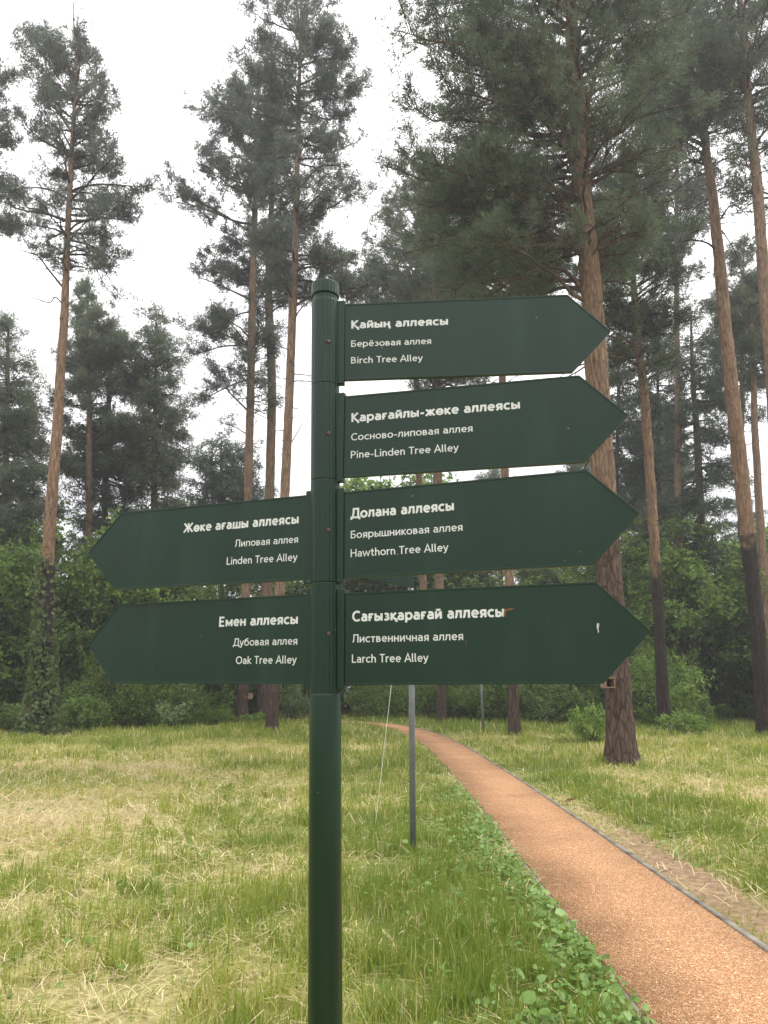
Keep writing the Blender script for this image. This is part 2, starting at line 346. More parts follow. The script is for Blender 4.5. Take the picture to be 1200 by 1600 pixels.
# ------------------------------------------------------------------ ground, path, kerbs
def ground():
    xs = np.unique(np.concatenate([np.linspace(-14, 16, 121), np.linspace(-60, 60, 61), [-140,-100,100,140]]))
    ys = np.unique(np.concatenate([np.linspace(-2, 40, 169), np.linspace(-30, 90, 61), [-60,120,190]]))
    X, Y = np.meshgrid(xs, ys); nx, ny = len(xs), len(ys)
    pd = np.abs(path_dist(X, Y)); k = np.clip((pd-.55)/.5, 0, 1)
    Z = (vn2(X, Y, .8, 3)-.5)*.07*k*(np.hypot(X, Y) < 70) - .004
    V = np.stack([X, Y, Z], -1).reshape(-1, 3)
    i = np.arange(ny-1)[:, None]*nx; j = np.arange(nx-1)[None]
    a, b, c, d = i+j, i+j+1, i+nx+j+1, i+nx+j
    F = np.concatenate([np.stack([a,b,c], -1).reshape(-1,3), np.stack([a,c,d], -1).reshape(-1,3)])
    g = Geo(); g.add(V, F, np.clip(dryness(V[:,0], V[:,1]), 0, 1))
    m, t = mat_new('meadow_soil')
    a_ = N(t, 'ShaderNodeAttribute', attribute_name='tint'); bb = N(t, 'ShaderNodeAttribute', attribute_name='bare')
    ge = N(t, 'ShaderNodeNewGeometry')
    nz = N(t, 'ShaderNodeTexNoise'); nz.inputs['Scale'].default_value = 14; nz.inputs['Detail'].default_value = 8; nz.inputs['Roughness'].default_value = .7
    t.links.new(ge.outputs['Position'], nz.inputs['Vector'])
    r1 = ramp(t, [(.25, (.125,.150,.040)), (.5, (.250,.255,.085)), (.8, (.42,.36,.17))]); t.links.new(a_.outputs['Fac'], r1.inputs[0])
    r2 = ramp(t, [(.3, (.5,.5,.5)), (.7, (1.2,1.2,1.2))]); t.links.new(nz.outputs['Fac'], r2.inputs[0])
    mm = N(t, 'ShaderNodeMixRGB', blend_type='MULTIPLY'); mm.inputs[0].default_value = 1; t.links.new(r1.outputs[0], mm.inputs[1]); t.links.new(r2.outputs[0], mm.inputs[2])
    r3 = ramp(t, [(.3, (.11,.070,.045)), (.5, (.22,.145,.092)), (.7, (.34,.245,.160))]); t.links.new(nz.outputs['Fac'], r3.inputs[0])
    mx = N(t, 'ShaderNodeMixRGB'); t.links.new(bb.outputs['Fac'], mx.inputs[0]); t.links.new(mm.outputs[0], mx.inputs[1]); t.links.new(r3.outputs[0], mx.inputs[2])
    p = N(t, 'ShaderNodeBsdfPrincipled'); p.inputs['Roughness'].default_value = .95; p.inputs['Specular IOR Level'].default_value = .1
    t.links.new(mx.outputs[0], p.inputs['Base Color'])
    b = N(t, 'ShaderNodeBump'); b.inputs['Strength'].default_value = .8; b.inputs['Distance'].default_value = .03
    t.links.new(nz.outputs['Fac'], b.inputs['Height']); t.links.new(b.outputs[0], p.inputs['Normal'])
    o = N(t, 'ShaderNodeOutputMaterial'); t.links.new(p.outputs[0], o.inputs[0])
    ob = g.build('ground', m, smooth=True)
    at_ = ob.data.attributes.new('bare', 'FLOAT', 'POINT'); at_.data.foreach_set('value', bare(V[:,0], V[:,1]).astype(np.float32))
    tag(ob, 'grassy clearing floor of mown grass, straw and soil', None, None, 'structure')
ground()

def strip(name, off0, off1, z, mat, label, wob=0, thick=0, seed=1, gaps=False):
    rng = np.random.default_rng(seed); n = len(PL)
    w = vn3(PL[:,1]*1.0, PL[:,0]*0, .9, 3)-.5
    A = PL + PN*(off0 + wob*w)[:, None] if wob else PL + PN*off0
    B = PL + PN*(off1 + wob*w[::-1])[:, None] if wob else PL + PN*off1
    g = Geo()
    rows = [np.column_stack([A, np.full(n, z)]), np.column_stack([B, np.full(n, z)])]
    V = np.concatenate(rows); i = np.arange(n-1)
    F = np.concatenate([np.stack([i, n+i, n+i+1], -1), np.stack([i, n+i+1, i+1], -1)])
    if thick:
        V = np.concatenate([V, V-[0,0,thick]]); m2 = 2*n
        F = np.concatenate([F, np.stack([m2+i, i, i+1], -1), np.stack([m2+i, i+1, m2+i+1], -1),
                            np.stack([n+i, m2+n+i, m2+n+i+1], -1), np.stack([n+i, m2+n+i+1, n+i+1], -1)])
    g.add(V, F, .5)
    return tag(g.build(name, mat), label, None, None, 'structure')

def path_mat():
    m, t = mat_new('rubber_chips')
    ge = N(t, 'ShaderNodeNewGeometry')
    n0 = N(t, 'ShaderNodeTexNoise'); n0.inputs['Scale'].default_value = 30; n0.inputs['Detail'].default_value = 2
    t.links.new(ge.outputs['Position'], n0.inputs['Vector'])
    mxv = N(t, 'ShaderNodeMixRGB', blend_type='ADD'); mxv.inputs[0].default_value = .05
    t.links.new(ge.outputs['Position'], mxv.inputs[1]); t.links.new(n0.outputs['Color'], mxv.inputs[2])
    v = N(t, 'ShaderNodeTexVoronoi'); v.inputs['Scale'].default_value = 135
    t.links.new(mxv.outputs[0], v.inputs['Vector'])
    sc = N(t, 'ShaderNodeSeparateColor'); t.links.new(v.outputs['Color'], sc.inputs[0])
    r = ramp(t, [(0, (.17,.080,.036)), (.3, (.28,.142,.067)), (.65, (.365,.194,.094)), (.88, (.47,.285,.150)), (1, (.62,.45,.29))]); t.links.new(sc.outputs[0], r.inputs[0])
    nz = N(t, 'ShaderNodeTexNoise'); nz.inputs['Scale'].default_value = 1.1; nz.inputs['Detail'].default_value = 5
    t.links.new(ge.outputs['Position'], nz.inputs['Vector'])
    r2 = ramp(t, [(.3, (.76,.76,.76)), (.5, (1,1,1)), (.7, (1.1,1.1,1.1))]); t.links.new(nz.outputs['Fac'], r2.inputs[0])
    mm = N(t, 'ShaderNodeMixRGB', blend_type='MULTIPLY'); mm.inputs[0].default_value = 1; t.links.new(r.outputs[0], mm.inputs[1]); t.links.new(r2.outputs[0], mm.inputs[2])
    p = N(t, 'ShaderNodeBsdfPrincipled'); p.inputs['Roughness'].default_value = .85; p.inputs['Specular IOR Level'].default_value = .2
    t.links.new(mm.outputs[0], p.inputs['Base Color'])
    b = N(t, 'ShaderNodeBump'); b.inputs['Strength'].default_value = .8; b.inputs['Distance'].default_value = .006
    t.links.new(v.outputs['Distance'], b.inputs['Height']); t.links.new(b.outputs[0], p.inputs['Normal'])
    o = N(t, 'ShaderNodeOutputMaterial'); t.links.new(p.outputs[0], o.inputs[0])
    return m
strip('path', -.545, .50, .008, path_mat(), 'narrow orange chip path running into the wood', .03, .03)
strip('kerb', .503, .545, .018, M['kerb'], 'thin grey concrete kerb along the right edge of the path', .018, .06)
strip('kerb', -.574, -.548, -.001, M['kerb'], 'thin half buried grey kerb along the left edge of the path', .02, .05)

# ------------------------------------------------------------------ the green fingerpost
def lathe(rows, k, flute=0, nfl=0):
    V = []; F = []
    for (r, z) in rows:
        for i in range(k):
            a = 2*math.pi*i/k
            rr = r - (flute if nfl and (i*nfl*2//k) % 2 else 0)
            V.append((rr*math.cos(a), rr*math.sin(a), z))
    n = len(rows)
    for a in range(n-1):
        for i in range(k): F.append((a*k+i, a*k+(i+1) % k, (a+1)*k+(i+1) % k, (a+1)*k+i))
    F.append(tuple(range(k))[::-1]); F.append(tuple((n-1)*k+i for i in range(k)))
    return V, F
LEAN = -.0178
def axis_x(z): return -.1472 + LEAN*(z-1.6)
POSTX, POSTY = axis_x(0), 1.9
post = empty('signpost', (POSTX, POSTY, 0))
tag(post, 'dark green fluted signpost with six arrow boards standing in the foreground', 'signpost')
def leaned(V): return [(x+LEAN*z, y, z) for x, y, z in V]
V, F = lathe([(.0394, -.3), (.0394, 1.576), (.0388, 1.580)], 64)
lower = from_bm_faces('pole', leaned(V), F, M['paint'], post, False)
for p in lower.data.polygons: p.use_smooth = len(p.vertices) == 4
cuts = [1.583, 1.856, 2.128, 2.398, 2.652]
segs = []
for a, b in zip(cuts, cuts[1:]):
    V, F = lathe([(.0378, a+.0006), (.0383, a+.0026), (.0383, b-.0026), (.0378, b-.0006)], 144, .0011, 24)
    segs.append(from_bm_faces('post_segment', leaned(V), F, M['paint'], post))
V, F = lathe([(.0352, 2.652), (.0352, 2.668), (.0394, 2.670), (.0397, 2.674), (.0397, 2.704), (.0390, 2.708), (.030, 2.710)], 144, .0009, 24)
from_bm_faces('cap', leaned(V), F, M['paint'], post)
for k, z in enumerate((1.725, 1.989, 2.252, 2.516)):
    b = from_bm_faces('bolt', *lathe([(.0058, 0), (.0058, .0018), (.0042, .0034), (.0018, .0036)], 12), M['bolt'], segs[k], True)
    a = math.radians(-72)
    b.location = (LEAN*z+.0378*math.cos(a), .0378*math.sin(a), z); b.rotation_euler = (math.pi/2, 0, math.radians(18))

def _arc(cx, cy, rx, ry, a0, a1, n=0):
    n = n or max(5, int(abs(a1-a0)/14)); return [(cx+rx*math.cos(math.radians(a0+(a1-a0)*i/n)), cy+ry*math.sin(math.radians(a0+(a1-a0)*i/n))) for i in range(n+1)]
def glyphs():
    """a humanist sans drawn as pen strokes: cap height 1, x-height .71; (advance, strokes)"""
    G_ = {}; V = lambda x, a=0, b=.70: [(x, a), (x, b)]
    O = _arc(.33, .35, .255, .285, 90, 450, 30)
    tail = lambda x: [(x-.06, .07), (x+.07, .07), (x+.07, -.17)]
    G_[' '] = (.30, [])
    G_['-'] = (.42, [[(.05, .34), (.37, .34)]])
    G_['о'] = G_['o'] = (.66, [O])
    G_['ө'] = (.66, [O, [(.10, .35), (.56, .35)]])
    a = [[(.10, .585)] + _arc(.27, .43, .20, .205, 112, 0)[0:] + [(.47, 0)], [(.47, .385), (.30, .385)] + _arc(.255, .225, .165, .16, 90, 290) + [(.40, .11), (.47, .19)]]
    G_['а'] = G_['a'] = (.58, a)
    lleg = lambda x0, x1, T: [(x1, 0), (x1, T), (x0+.14, T), (x0+.125, T*.5), (x0+.09, .16), (x0+.045, .085), (x0-.02, .07)]
    G_['л'] = (.60, [lleg(.02, .49, .63)])
    e = [(.09, .355), (.54, .355)] + _arc(.325, .37, .225, .265, 0, 180)[0:] + _arc(.345, .345, .245, .28, 180, 312)
    G_['е'] = G_['e'] = (.63, [e]); G_['ё'] = (.63, [e, [(.15, .86), (.28, .86)], [(.38, .86), (.51, .86)]])
    G_['я'] = (.57, [V(.47), [(.47, .63), (.27, .63)] + _arc(.27, .46, .17, .17, 90, 270) + [(.47, .29)], [(.28, .30), (.07, 0)]])
    c = [_arc(.34, .35, .255, .285, 50, 312)]
    G_['с'] = G_['c'] = (.56, c)
    soft = [(.10, .41), (.28, .41)] + _arc(.28, .24, .17, .17, 90, -90) + [(.10, .07)]
    G_['ы'] = (.75, [V(.10), soft, V(.64)])
    ii = [V(.10), V(.51), [(.12, .10), (.49, .60)]]
    G_['и'] = (.61, ii); G_['й'] = (.61, ii + [_arc(.305, .93, .14, .13, 190, 350)])
    n_ = [V(.10), V(.50), [(.10, .365), (.50, .365)]]
    G_['н'] = (.60, n_); G_['ң'] = (.64, n_ + [tail(.50)])
    G_['б'] = (.66, [O, [(.085, .35), (.10, .62), (.17, .79), (.32, .87), (.54, .93)]])
    G_['р'] = (.66, [V(.10, -.24), _arc(.335, .35, .25, .285, 90, 450, 28)])
    G_['з'] = (.53, [_arc(.25, .50, .165, .135, 145, -75) + _arc(.245, .22, .195, .15, 75, -145)])
    G_['в'] = (.56, [V(.10), [(.10, .63), (.27, .63)] + _arc(.27, .50, .14, .13, 90, -90) + [(.10, .37)], [(.12, .37), (.29, .37)] + _arc(.29, .22, .165, .15, 90, -90) + [(.10, .07)]])
    G_['ғ'] = (.47, [V(.11), [(.11, .63), (.44, .63)], [(-.02, .35), (.32, .35)]])
    G_['ж'] = (.84, [V(.42), [(.06, .70), (.35, .37), (.04, 0)], [(.78, .70), (.49, .37), (.80, 0)]])
    k = [V(.10), [(.50, .70), (.17, .37), (.52, 0)]]
    G_['к'] = (.54, k); G_['қ'] = (.56, k + [tail(.47)])
    G_['п'] = (.60, [[(.10, 0), (.10, .63), (.50, .63), (.50, 0)]])
    G_['ш'] = (.86, [[(.10, .70), (.10, .07), (.76, .07), (.76, .70)], V(.43, .07)])
    G_['т'] = (.52, [[(.02, .63), (.50, .63)], V(.26, 0, .63)])
    G_['ч'] = (.58, [V(.48), [(.10, .70), (.10, .45)] + _arc(.25, .43, .15, .15, 180, 270) + [(.48, .28)]])
    G_['у'] = G_['y'] = (.55, [[(.04, .70), (.28, .04)], [(.51, .70), (.27, 0), (.21, -.12), (.13, -.17), (.04, -.17)]])
    G_['м'] = (.76, [V(.10), V(.66), [(.11, .62), (.38, .18), (.65, .62)]])
    # capitals
    K = [V(.11, 0, 1), [(.60, 1), (.19, .52), (.64, 0)]]
    G_['Қ'] = (.70, K + [tail(.58)])
    G_['Б'] = (.66, [[(.56, .93), (.11, .93), (.11, .07), (.32, .07)] + _arc(.34, .315, .23, .245, -90, 90) + [(.11, .56)]])
    G_['С'] = (.76, [_arc(.46, .5, .36, .43, 48, 312)])
    G_['Д'] = (.80, [[(.02, -.15), (.02, .07), (.78, .07), (.78, -.15)], [(.66, .07), (.66, .93), (.24, .93), (.22, .50), (.13, .10)]])
    G_['Л'] = (.72, [lleg(.03, .61, .93)])
    G_['Ж'] = (1.06, [V(.53, 0, 1), [(.07, 1), (.44, .52), (.04, 0)], [(.99, 1), (.62, .52), (1.02, 0)]])
    G_['Е'] = (.62, [[(.55, .93), (.11, .93), (.11, .07), (.56, .07)], [(.11, .51), (.50, .51)]])
    G_['B'] = (.68, [V(.11, 0, 1), [(.11, .93), (.30, .93)] + _arc(.32, .73, .19, .20, 90, -90) + [(.11, .53)], [(.13, .53), (.33, .53)] + _arc(.34, .30, .23, .23, 90, -90) + [(.11, .07)]])
    G_['T'] = (.62, [[(.01, .93), (.61, .93)], V(.31, 0, .93)])
    G_['A'] = (.74, [[(.03, 0), (.37, .98), (.71, 0)], [(.16, .32), (.58, .32)]])
    G_['P'] = (.64, [V(.11, 0, 1), [(.11, .93), (.32, .93)] + _arc(.32, .69, .23, .24, 90, -90) + [(.11, .45)]])
    G_['L'] = (.54, [[(.11, 1), (.11, .07), (.52, .07)]])
    G_['H'] = (.78, [V(.11, 0, 1), V(.67, 0, 1), [(.11, .52), (.67, .52)]])
    G_['O'] = (.88, [_arc(.44, .5, .36, .43, 90, 450, 36)])
    # small latin
    G_['i'] = (.24, [V(.12), [(.12, .84), (.12, .99)]])
    G_['l'] = (.26, [[(.10, 1), (.10, .16), (.14, .08), (.22, .07)]])
    G_['r'] = (.40, [V(.10), [(.10, .42), (.16, .56), (.25, .62), (.39, .635)]])
    arch = [(.10, .40)] + _arc(.295, .43, .185, .20, 165, 0) + [(.48, 0)]
    G_['n'] = (.58, [V(.10), arch]); G_['h'] = (.58, [V(.10, 0, 1), arch])
    G_['d'] = (.66, [V(.56, 0, 1), O])
    G_['w'] = (.86, [[(.03, .70), (.23, .05), (.43, .62), (.63, .05), (.83, .70)]])
    G_['t'] = (.44, [[(.19, .90), (.19, .20), (.22, .11), (.29, .07), (.41, .07)], [(.03, .63), (.40, .63)]])
    G_['k'] = (.54, [V(.10, 0, 1), [(.49, .70), (.17, .38), (.53, 0)]])
    return G_
GLYPH = glyphs()
def text_line(s, x0, x1, v, cap, bold, yface):
    """one line of vinyl lettering in the board's own frame, fitted between x0 and x1"""
    hw = .098 if bold else .064
    x = 0; st = []
    for ch in s:
        a, ss = GLYPH[ch]; ex = .05 if bold else .02
        st += [[(x+p[0]*(1.04 if bold else 1), p[1]) for p in q] for q in ss]; x += a*(1.04 if bold else 1)+ex+.03
    xs = [p[0] for q in st for p in q]; lo, hi = min(xs)-hw, max(xs)+hw
    V = []; F = []
    for k, q in enumerate(st):
        P = np.array([p for i, p in enumerate(q) if i == 0 or abs(p[0]-q[i-1][0])+abs(p[1]-q[i-1][1]) > 1e-4]); n = len(P); d = nrm(np.diff(P, axis=0)); nn = np.stack([-d[:,1], d[:,0]], 1)
        closed = np.allclose(P[0], P[-1])
        mt = np.empty_like(P); mt[0] = nn[0]; mt[-1] = nn[-1]
        if closed: mt[0] = mt[-1] = (nn[0]+nn[-1])/2
        for i in range(1, n-1):
            m = nn[i-1]+nn[i]; m = m/max(np.linalg.norm(m), .2); mt[i] = m/max(m@nn[i], .45)
        b = len(V); y = yface-.0006-.00003*(k % 7)
        for sgn in (1, -1):
            for p, m in zip(P, mt): V.append((x0+(p[0]+sgn*hw*m[0]-lo)*(x1-x0)/(hi-lo), y, v+(p[1]+sgn*hw*m[1])*cap))
        F += [(b+i, b+n+i, b+n+i+1, b+i+1) for i in range(n-1)]
    return V, F

TH = .0065
def board(sgn, yaw, tilt, zc, lines, label, L=.615, T=.110, h=.2285):
    a0 = .0555
    out = [(a0, h/2), (a0+L, h/2), (a0+L+T, 0), (a0+L, -h/2), (a0, -h/2)]
    inn = [(a0+.0005, h/2-.0045), (a0+L-.002, h/2-.0045), (a0+L+T-.0062, 0), (a0+L-.002, -h/2+.0045), (a0+.0005, -h/2+.0045)]
    V = []; F = []
    def ring(pts, y): 
        n = len(V); V.extend([(sgn*s, y, v) for s, v in pts]); return n
    # raised rim, 1.2 mm proud of the face, front and back
    r0 = ring(out, -TH); r1 = ring(inn, -TH); r2 = ring([(s*1, v*.994) for s, v in inn], -TH+.0012)
    r3 = ring(out, TH); r4 = ring(inn, TH); r5 = ring([(s*1, v*.994) for s, v in inn], TH-.0018)
    for i in range(5):
        j = (i+1) % 5
        F += [(r0+i, r0+j, r1+j, r1+i), (r1+i, r1+j, r2+j, r2+i), (r3+j, r3+i, r4+i, r4+j), (r4+j, r4+i, r5+i, r5+j), (r0+j, r0+i, r3+i, r3+j)]
    F += [tuple(r2+i for i in range(5)), tuple(r5+i for i in range(5))[::-1]]
    if sgn > 0: F = [f[::-1] for f in F]
    o = from_bm_faces('arrow_board', V, F, M['paint'], post, bevel=.0012)
    x = axis_x(zc)-POSTX
    o.location = (x, 0, zc)
    o.rotation_euler = (0, -sgn*math.radians(tilt), -math.radians(yaw) if sgn > 0 else math.radians(yaw))
    o['label'] = label
    v, f = box_faces(.030, .0552, -.0105, .0105, -h/2-.012, h/2+.010)
    v = [(sgn*p[0], p[1], p[2]) for p in v]
    if sgn < 0: f = [q[::-1] for q in f]
    from_bm_faces('bracket', v, f, M['paint'], o, bevel=.002)
    for ln in lines:
        tv, tf = text_line(*ln, -TH+.0012); from_bm_faces('lettering', tv, tf, M['letter'], o)
    return o
B1, C1, C2 = .012, .0262, .0205
R = .0735
board(1, 4.5, .2, 2.529, [('Қайың аллеясы', R, .342, .0385, C1*.93, B1), ('Берёзовая аллея', R, .2945, -.0170, C2*.95, 0), ('Birch Tree Alley', R, .2710, -.0665, C2*.95, 0)], 'topmost board pointing right, reading Birch Tree Alley')
board(1, 13.8, -.3, 2.250, [('Қарағайлы-жөке аллеясы', R+.001, .521, .0385, C1*.96, B1), ('Сосново-липовая аллея', R+.001, .399, -.0140, C2, 0), ('Pine-Linden Tree Alley', R+.001, .3625, -.0635, C2, 0)], 'second board down pointing right, reading Pine-Linden Tree Alley')
board(1, 18.0, .4, 1.980, [('Долана аллеясы', R-.001, .347, .0415, C1, B1), ('Боярышниковая аллея', R, .367, -.0120, C2, 0), ('Hawthorn Tree Alley', R, .3305, -.0605, C2, 0)], 'third board down pointing right, reading Hawthorn Tree Alley')
r4 = board(1, 17.6, .3, 1.714, [('Сағызқарағай аллеясы', R+.001, .457, .0418, C1, B1), ('Лиственничная аллея', R+.001, .3565, -.0105, C2, 0), ('Larch Tree Alley', R+.001, .2705, -.0600, C2, 0)], 'lowest board pointing right with a brown rust smear, reading Larch Tree Alley')
board(-1, -21.2, .3, 1.981, [('Жөке ағашы аллеясы', -.4445, -.0765, .0387, C1, B1), ('Липовая аллея', -.2716, -.0765, -.0138, C2, 0), ('Linden Tree Alley', -.294, -.0765, -.0617, C2, 0)], 'upper board pointing left, reading Linden Tree Alley')
board(-1, -26.0, .2, 1.717, [('Емен аллеясы', -.3337, -.0795, .0383, C1, B1), ('Дубовая аллея', -.2835, -.0795, -.0150, C2, 0), ('Oak Tree Alley', -.271, -.0795, -.0626, C2, 0)], 'lower board pointing left, reading Oak Tree Alley', L=.655)
# blemishes on the lowest right-hand board
def splat(name, pts, y, mat, parent):
    n = len(pts); V = [(x, y, z) for x, z in pts] + [(x, y+.0006, z) for x, z in pts]
    F = [tuple(range(n))] + [(i, (i+1) % n, n+(i+1) % n, n+i) for i in range(n)]
    return from_bm_faces(name, V, F, mat, parent)
yf = -TH+.0018-.0022
splat('rust_smear', [(.4545,.0415),(.4560,.0490),(.4570,.0560),(.4615,.0605),(.4690,.0600),(.4735,.0615),(.4830,.0590),(.4740,.0575),(.4700,.0555),(.4640,.0560),(.4610,.0500),(.4605,.0420)], yf, M['rust'], r4)
splat('paint_chip', [(.6650,.0150),(.6672,.0205),(.6710,.0195),(.6705,.0130),(.6685,.0080),(.6692,.0015),(.6672,-.0030),(.6668,.0050),(.6652,.0095)], yf, M['chip'], r4)
splat('rust_smear', [(.3620,-.0120),(.3632,-.0118),(.3640,-.0170),(.3655,-.0215),(.3645,-.0218),(.3630,-.0175)], yf, M['rust'], r4)

# ------------------------------------------------------------------ second post, wire, far post
g2 = empty('signpost', (.285, 7.85, 0))
tag(g2, 'thin grey metal pole with a dark green plate standing behind the big green signpost', 'signpost')
g = Geo(); g.tube([(0,0,-.3),(0,0,1.5),(0,0,2.92)], .0315, 20); g.build('pole', M['galv'], g2, True)
# its dark green plate, seen only through the gap between two boards
zt = [at(548,889,7.80)[2], at(640,921,7.80)[2]]
pv = [(-.66, 2.78), (-.58, 2.74), (-.10, 2.625), (.036, 2.600), (.036, 2.95), (-.60, 2.95)]
V = [(x, -.056, z) for x, z in pv] + [(x, -.042, z) for x, z in pv]; n = len(pv)
from_bm_faces('plate', V, [tuple(range(n)), tuple(range(2*n-1, n-1, -1))] + [(i, n+i, n+(i+1) % n, (i+1) % n) for i in range(n)], M['paint'], g2, bevel=.002)
v, f = box_faces(-.020, .020, -.0415, -.0325, 2.66, 2.90); from_bm_faces('bracket', v, f, M['galv'], g2)

g = Geo()
A = at(612, 1066, 9.2); B_ = at(586, 1285, 9.2); B_[2] = .0
P = [A + (B_-A)*u + np.array([0, 0, -.012*math.sin(math.pi*u)]) for u in np.linspace(-.25, 1, 24)]
g.tube(P, .0024, 6)
tag(g.build('wire', M['cord'], smooth=True), 'thin white guy wire slanting to the grass left of the grey pole', 'wire')

g3 = empty('metal_post', (3.39, 26.3, 0))
tag(g3, 'slim grey metal post far off beside a pine left of the big trunk', 'post')
g = Geo(); g.tube([(.02,0,-.2),(-.06,0,2.9)], .042, 14); g.build('pole', M['galv'], g3, True)
g = Geo(); g.tube([(-.06,0,2.9),(-.06,0,2.93)], .05, 14); g.build('cap', M['galv'], g3, True)

# ------------------------------------------------------------------ trees
def interp_rows(rows, z):
    r = np.array(sorted(rows)); return [np.interp(z, r[:,0], r[:,i]) for i in range(1, r.shape[1])]

def tufts(g, rng, P, D, L, K, w, nl, t):
    """bristling shoots: K needle bundles around each shoot axis"""
    n = len(P); D = nrm(D)
    P = np.repeat(P, K, 0); D = np.repeat(D, K, 0); Ls = np.repeat(L, K); tt = np.repeat(t, K)
    m = len(P)
    u = rng.random(m)
    rv = nrm(np.cross(D, rng.normal(0, 1, (m, 3))))
    base = P + D*(u*Ls)[:, None]
    dirn = nrm(rv*rng.uniform(.55, 1.1, m)[:, None] + D*rng.uniform(.25, .9, m)[:, None])
    tip = base + dirn*(nl*rng.uniform(.7, 1.25, m))[:, None]
    wv = nrm(np.cross(dirn, rng.normal(0, 1, (m, 3))))*(w*rng.uniform(.7, 1.3, m))[:, None]*.5
    md = base*.5+tip*.5
    V = np.stack([base, md+wv, tip, md-wv], 1)
    i = np.arange(m)[:, None]*4
    F = np.concatenate([i+[0,1,2], i+[0,2,3]])
    g.add(V.reshape(-1, 3), F, np.repeat(np.clip(tt+rng.normal(0, .10, m), 0, 1), 4))

def conifer(name, label, trunk_px, Y, widths, profile_px, seed, nb=60, orange_y=None, bark='bark_pine', needles='needle_blue',
            limbs=(), style='pine', tuft_scale=1.0, ntuft=5000, K=9, cat='pine tree', dead=14, group=None, soft=.12, stubs=14, front=.5, core=.30):
    """one conifer. trunk_px: trunk line as the photograph shows it; widths: (py, width px);
    profile_px: (py, left px, right px) rows of the crown's outline, turned into a round crown with real depth"""
    rng = np.random.default_rng(seed); nb = int(nb*1.3); ntuft = int(ntuft*1.6); tuft_scale *= 1.10
    T = np.array([at(x, y, Y) for x, y in trunk_px]); o_ = np.argsort(T[:,2]); T = T[o_]
    wr = []
    for py, w in widths:
        p = at(600, py, Y); dep = p[1]*math.cos(PITCH)+(p[2]-H)*math.sin(PITCH); wr.append((p[2], .44*w/FPX*dep))
    base = np.array([T[0,0]-(T[1,0]-T[0,0])/(T[1,2]-T[0,2])*T[0,2], Y, 0.0])
    zs = np.concatenate([[-.25], np.arange(0, T[-1,2], .28)])
    TX = np.interp(zs, np.concatenate([[0], T[:,2]]), np.concatenate([[base[0]], T[:,0]]))
    kern = np.ones(7)/7; pad = np.pad(TX, 3, mode='edge'); pad[:3] = TX[0]; TX = np.convolve(pad, kern, 'valid')
    TYj = Y + np.cumsum(rng.normal(0, .012, len(zs))) ; TYj -= TYj[0]-Y
    Rz, = interp_rows(wr, zs)
    ztop = T[-1,2]
    Rz = np.where(zs > ztop-1.5, np.minimum(Rz, .02+Rz*(ztop-zs)/1.5), Rz)
    Rz = Rz*(1+.35*np.exp(-np.maximum(zs, 0)/.35)*(zs < 2))
    tp = np.column_stack([TX, TYj, zs])
    if orange_y is None: tint = np.ones(len(zs))
    else:
        zo = at(600, orange_y, Y)[2]; tint = .5+np.clip((zs-zo)/1.6, -.5, .5)
    loc = lambda P: np.asarray(P)-base
    root = empty(name, tuple(base)); tag(root, label, cat, group)
    g = Geo(); g.tube(loc(tp), Rz, 18, tint, .035, rng)
    def tr(z): return np.array([np.interp(z, zs, TX), np.interp(z, zs, TYj), z])
    def tr_r(z): return np.interp(z, zs, Rz)
    prof = []
    for py, xl, xr in profile_px:
        a = at(xl, py, Y); b = at(xr, py, Y); c = np.interp(a[2], zs, TX); prof.append((a[2], c-a[0], b[0]-c))
    zlo = min(p[0] for p in prof); zhi = min(max(p[0] for p in prof), ztop)
    for k in range(stubs):   # snapped-off twigs below the crown
        z = rng.uniform(max(2.5, zlo*.25), zlo); az = rng.uniform(0, 2*math.pi); L = rng.uniform(.12, .5)
        d = np.array([math.cos(az), math.sin(az), rng.uniform(-.2, .35)]); r = tr_r(z); p0 = tr(z)+d*r*.6
        g.tube(loc([p0, p0+d*L*.5, p0+d*L+np.array([0,0,rng.uniform(-.05,.08)])]), [.022,.016,.006], 5, .3)
    g.build('trunk', M[bark], root, True)
    gl = Geo(); P_ = []; D_ = []
    def sub_and_tufts(B, L, sparse=1.0):
        """side shoots along a limb; returns tuft seeds"""
        n = max(4, int(L*(4.6 if style == 'pine' else 7)))
        for s in range(n):
            u = 1-(1-.22)*rng.random()**1.25*sparse if style == 'pine' else rng.uniform(.1, 1)
            q = u*(len(B)-1); i0 = int(min(q, len(B)-2)); p = B[i0]+(B[i0+1]-B[i0])*(q-i0)
            d = nrm(B[i0+1]-B[i0]); side = nrm(np.cross(d, [0,0,1.0]))*rng.choice([-1, 1])
            if style == 'pine':
                v = nrm(d*rng.uniform(.4, 1)+side*rng.uniform(.3, 1)+np.array([0,0,rng.uniform(-.15,.6)]))
                l = (.22+.34*(1-u))*L*rng.uniform(.6, 1.2); l = float(np.clip(l, .3, 1.7))
                up = np.array([0,0,.25*l])
            else:
                v = nrm(d*rng.uniform(.5, 1)+side*rng.uniform(.3, 1)+np.array([0,0,rng.uniform(-.45,.05)]))
                l = float(np.clip((.2+.3*(1-u))*L*rng.uniform(.6, 1.2), .25, 1.2)); up = np.array([0,0,-.18*l])
            ss = np.linspace(0, 1, 4)[:, None]
            Q = p + v*l*ss + up*ss**2 + rng.normal(0, .03*l, (4, 3))*ss
            gl.tube(loc(Q), [.014, .011, .008, .004], 4, .35, cap=False)
            m = max(2, int(l*7))
            uu = rng.uniform(.25, 1.02, m)
            pp = np.stack([np.interp(uu, np.linspace(0,1,4), Q[:,c]) for c in range(3)], 1)+rng.normal(0, .07 if style == 'pine' else .05, (m, 3))
            dd = v*.6+np.array([0,0,.55 if style == 'pine' else -.25])+rng.normal(0, .45, (m, 3))
            P_.append(pp); D_.append(dd)
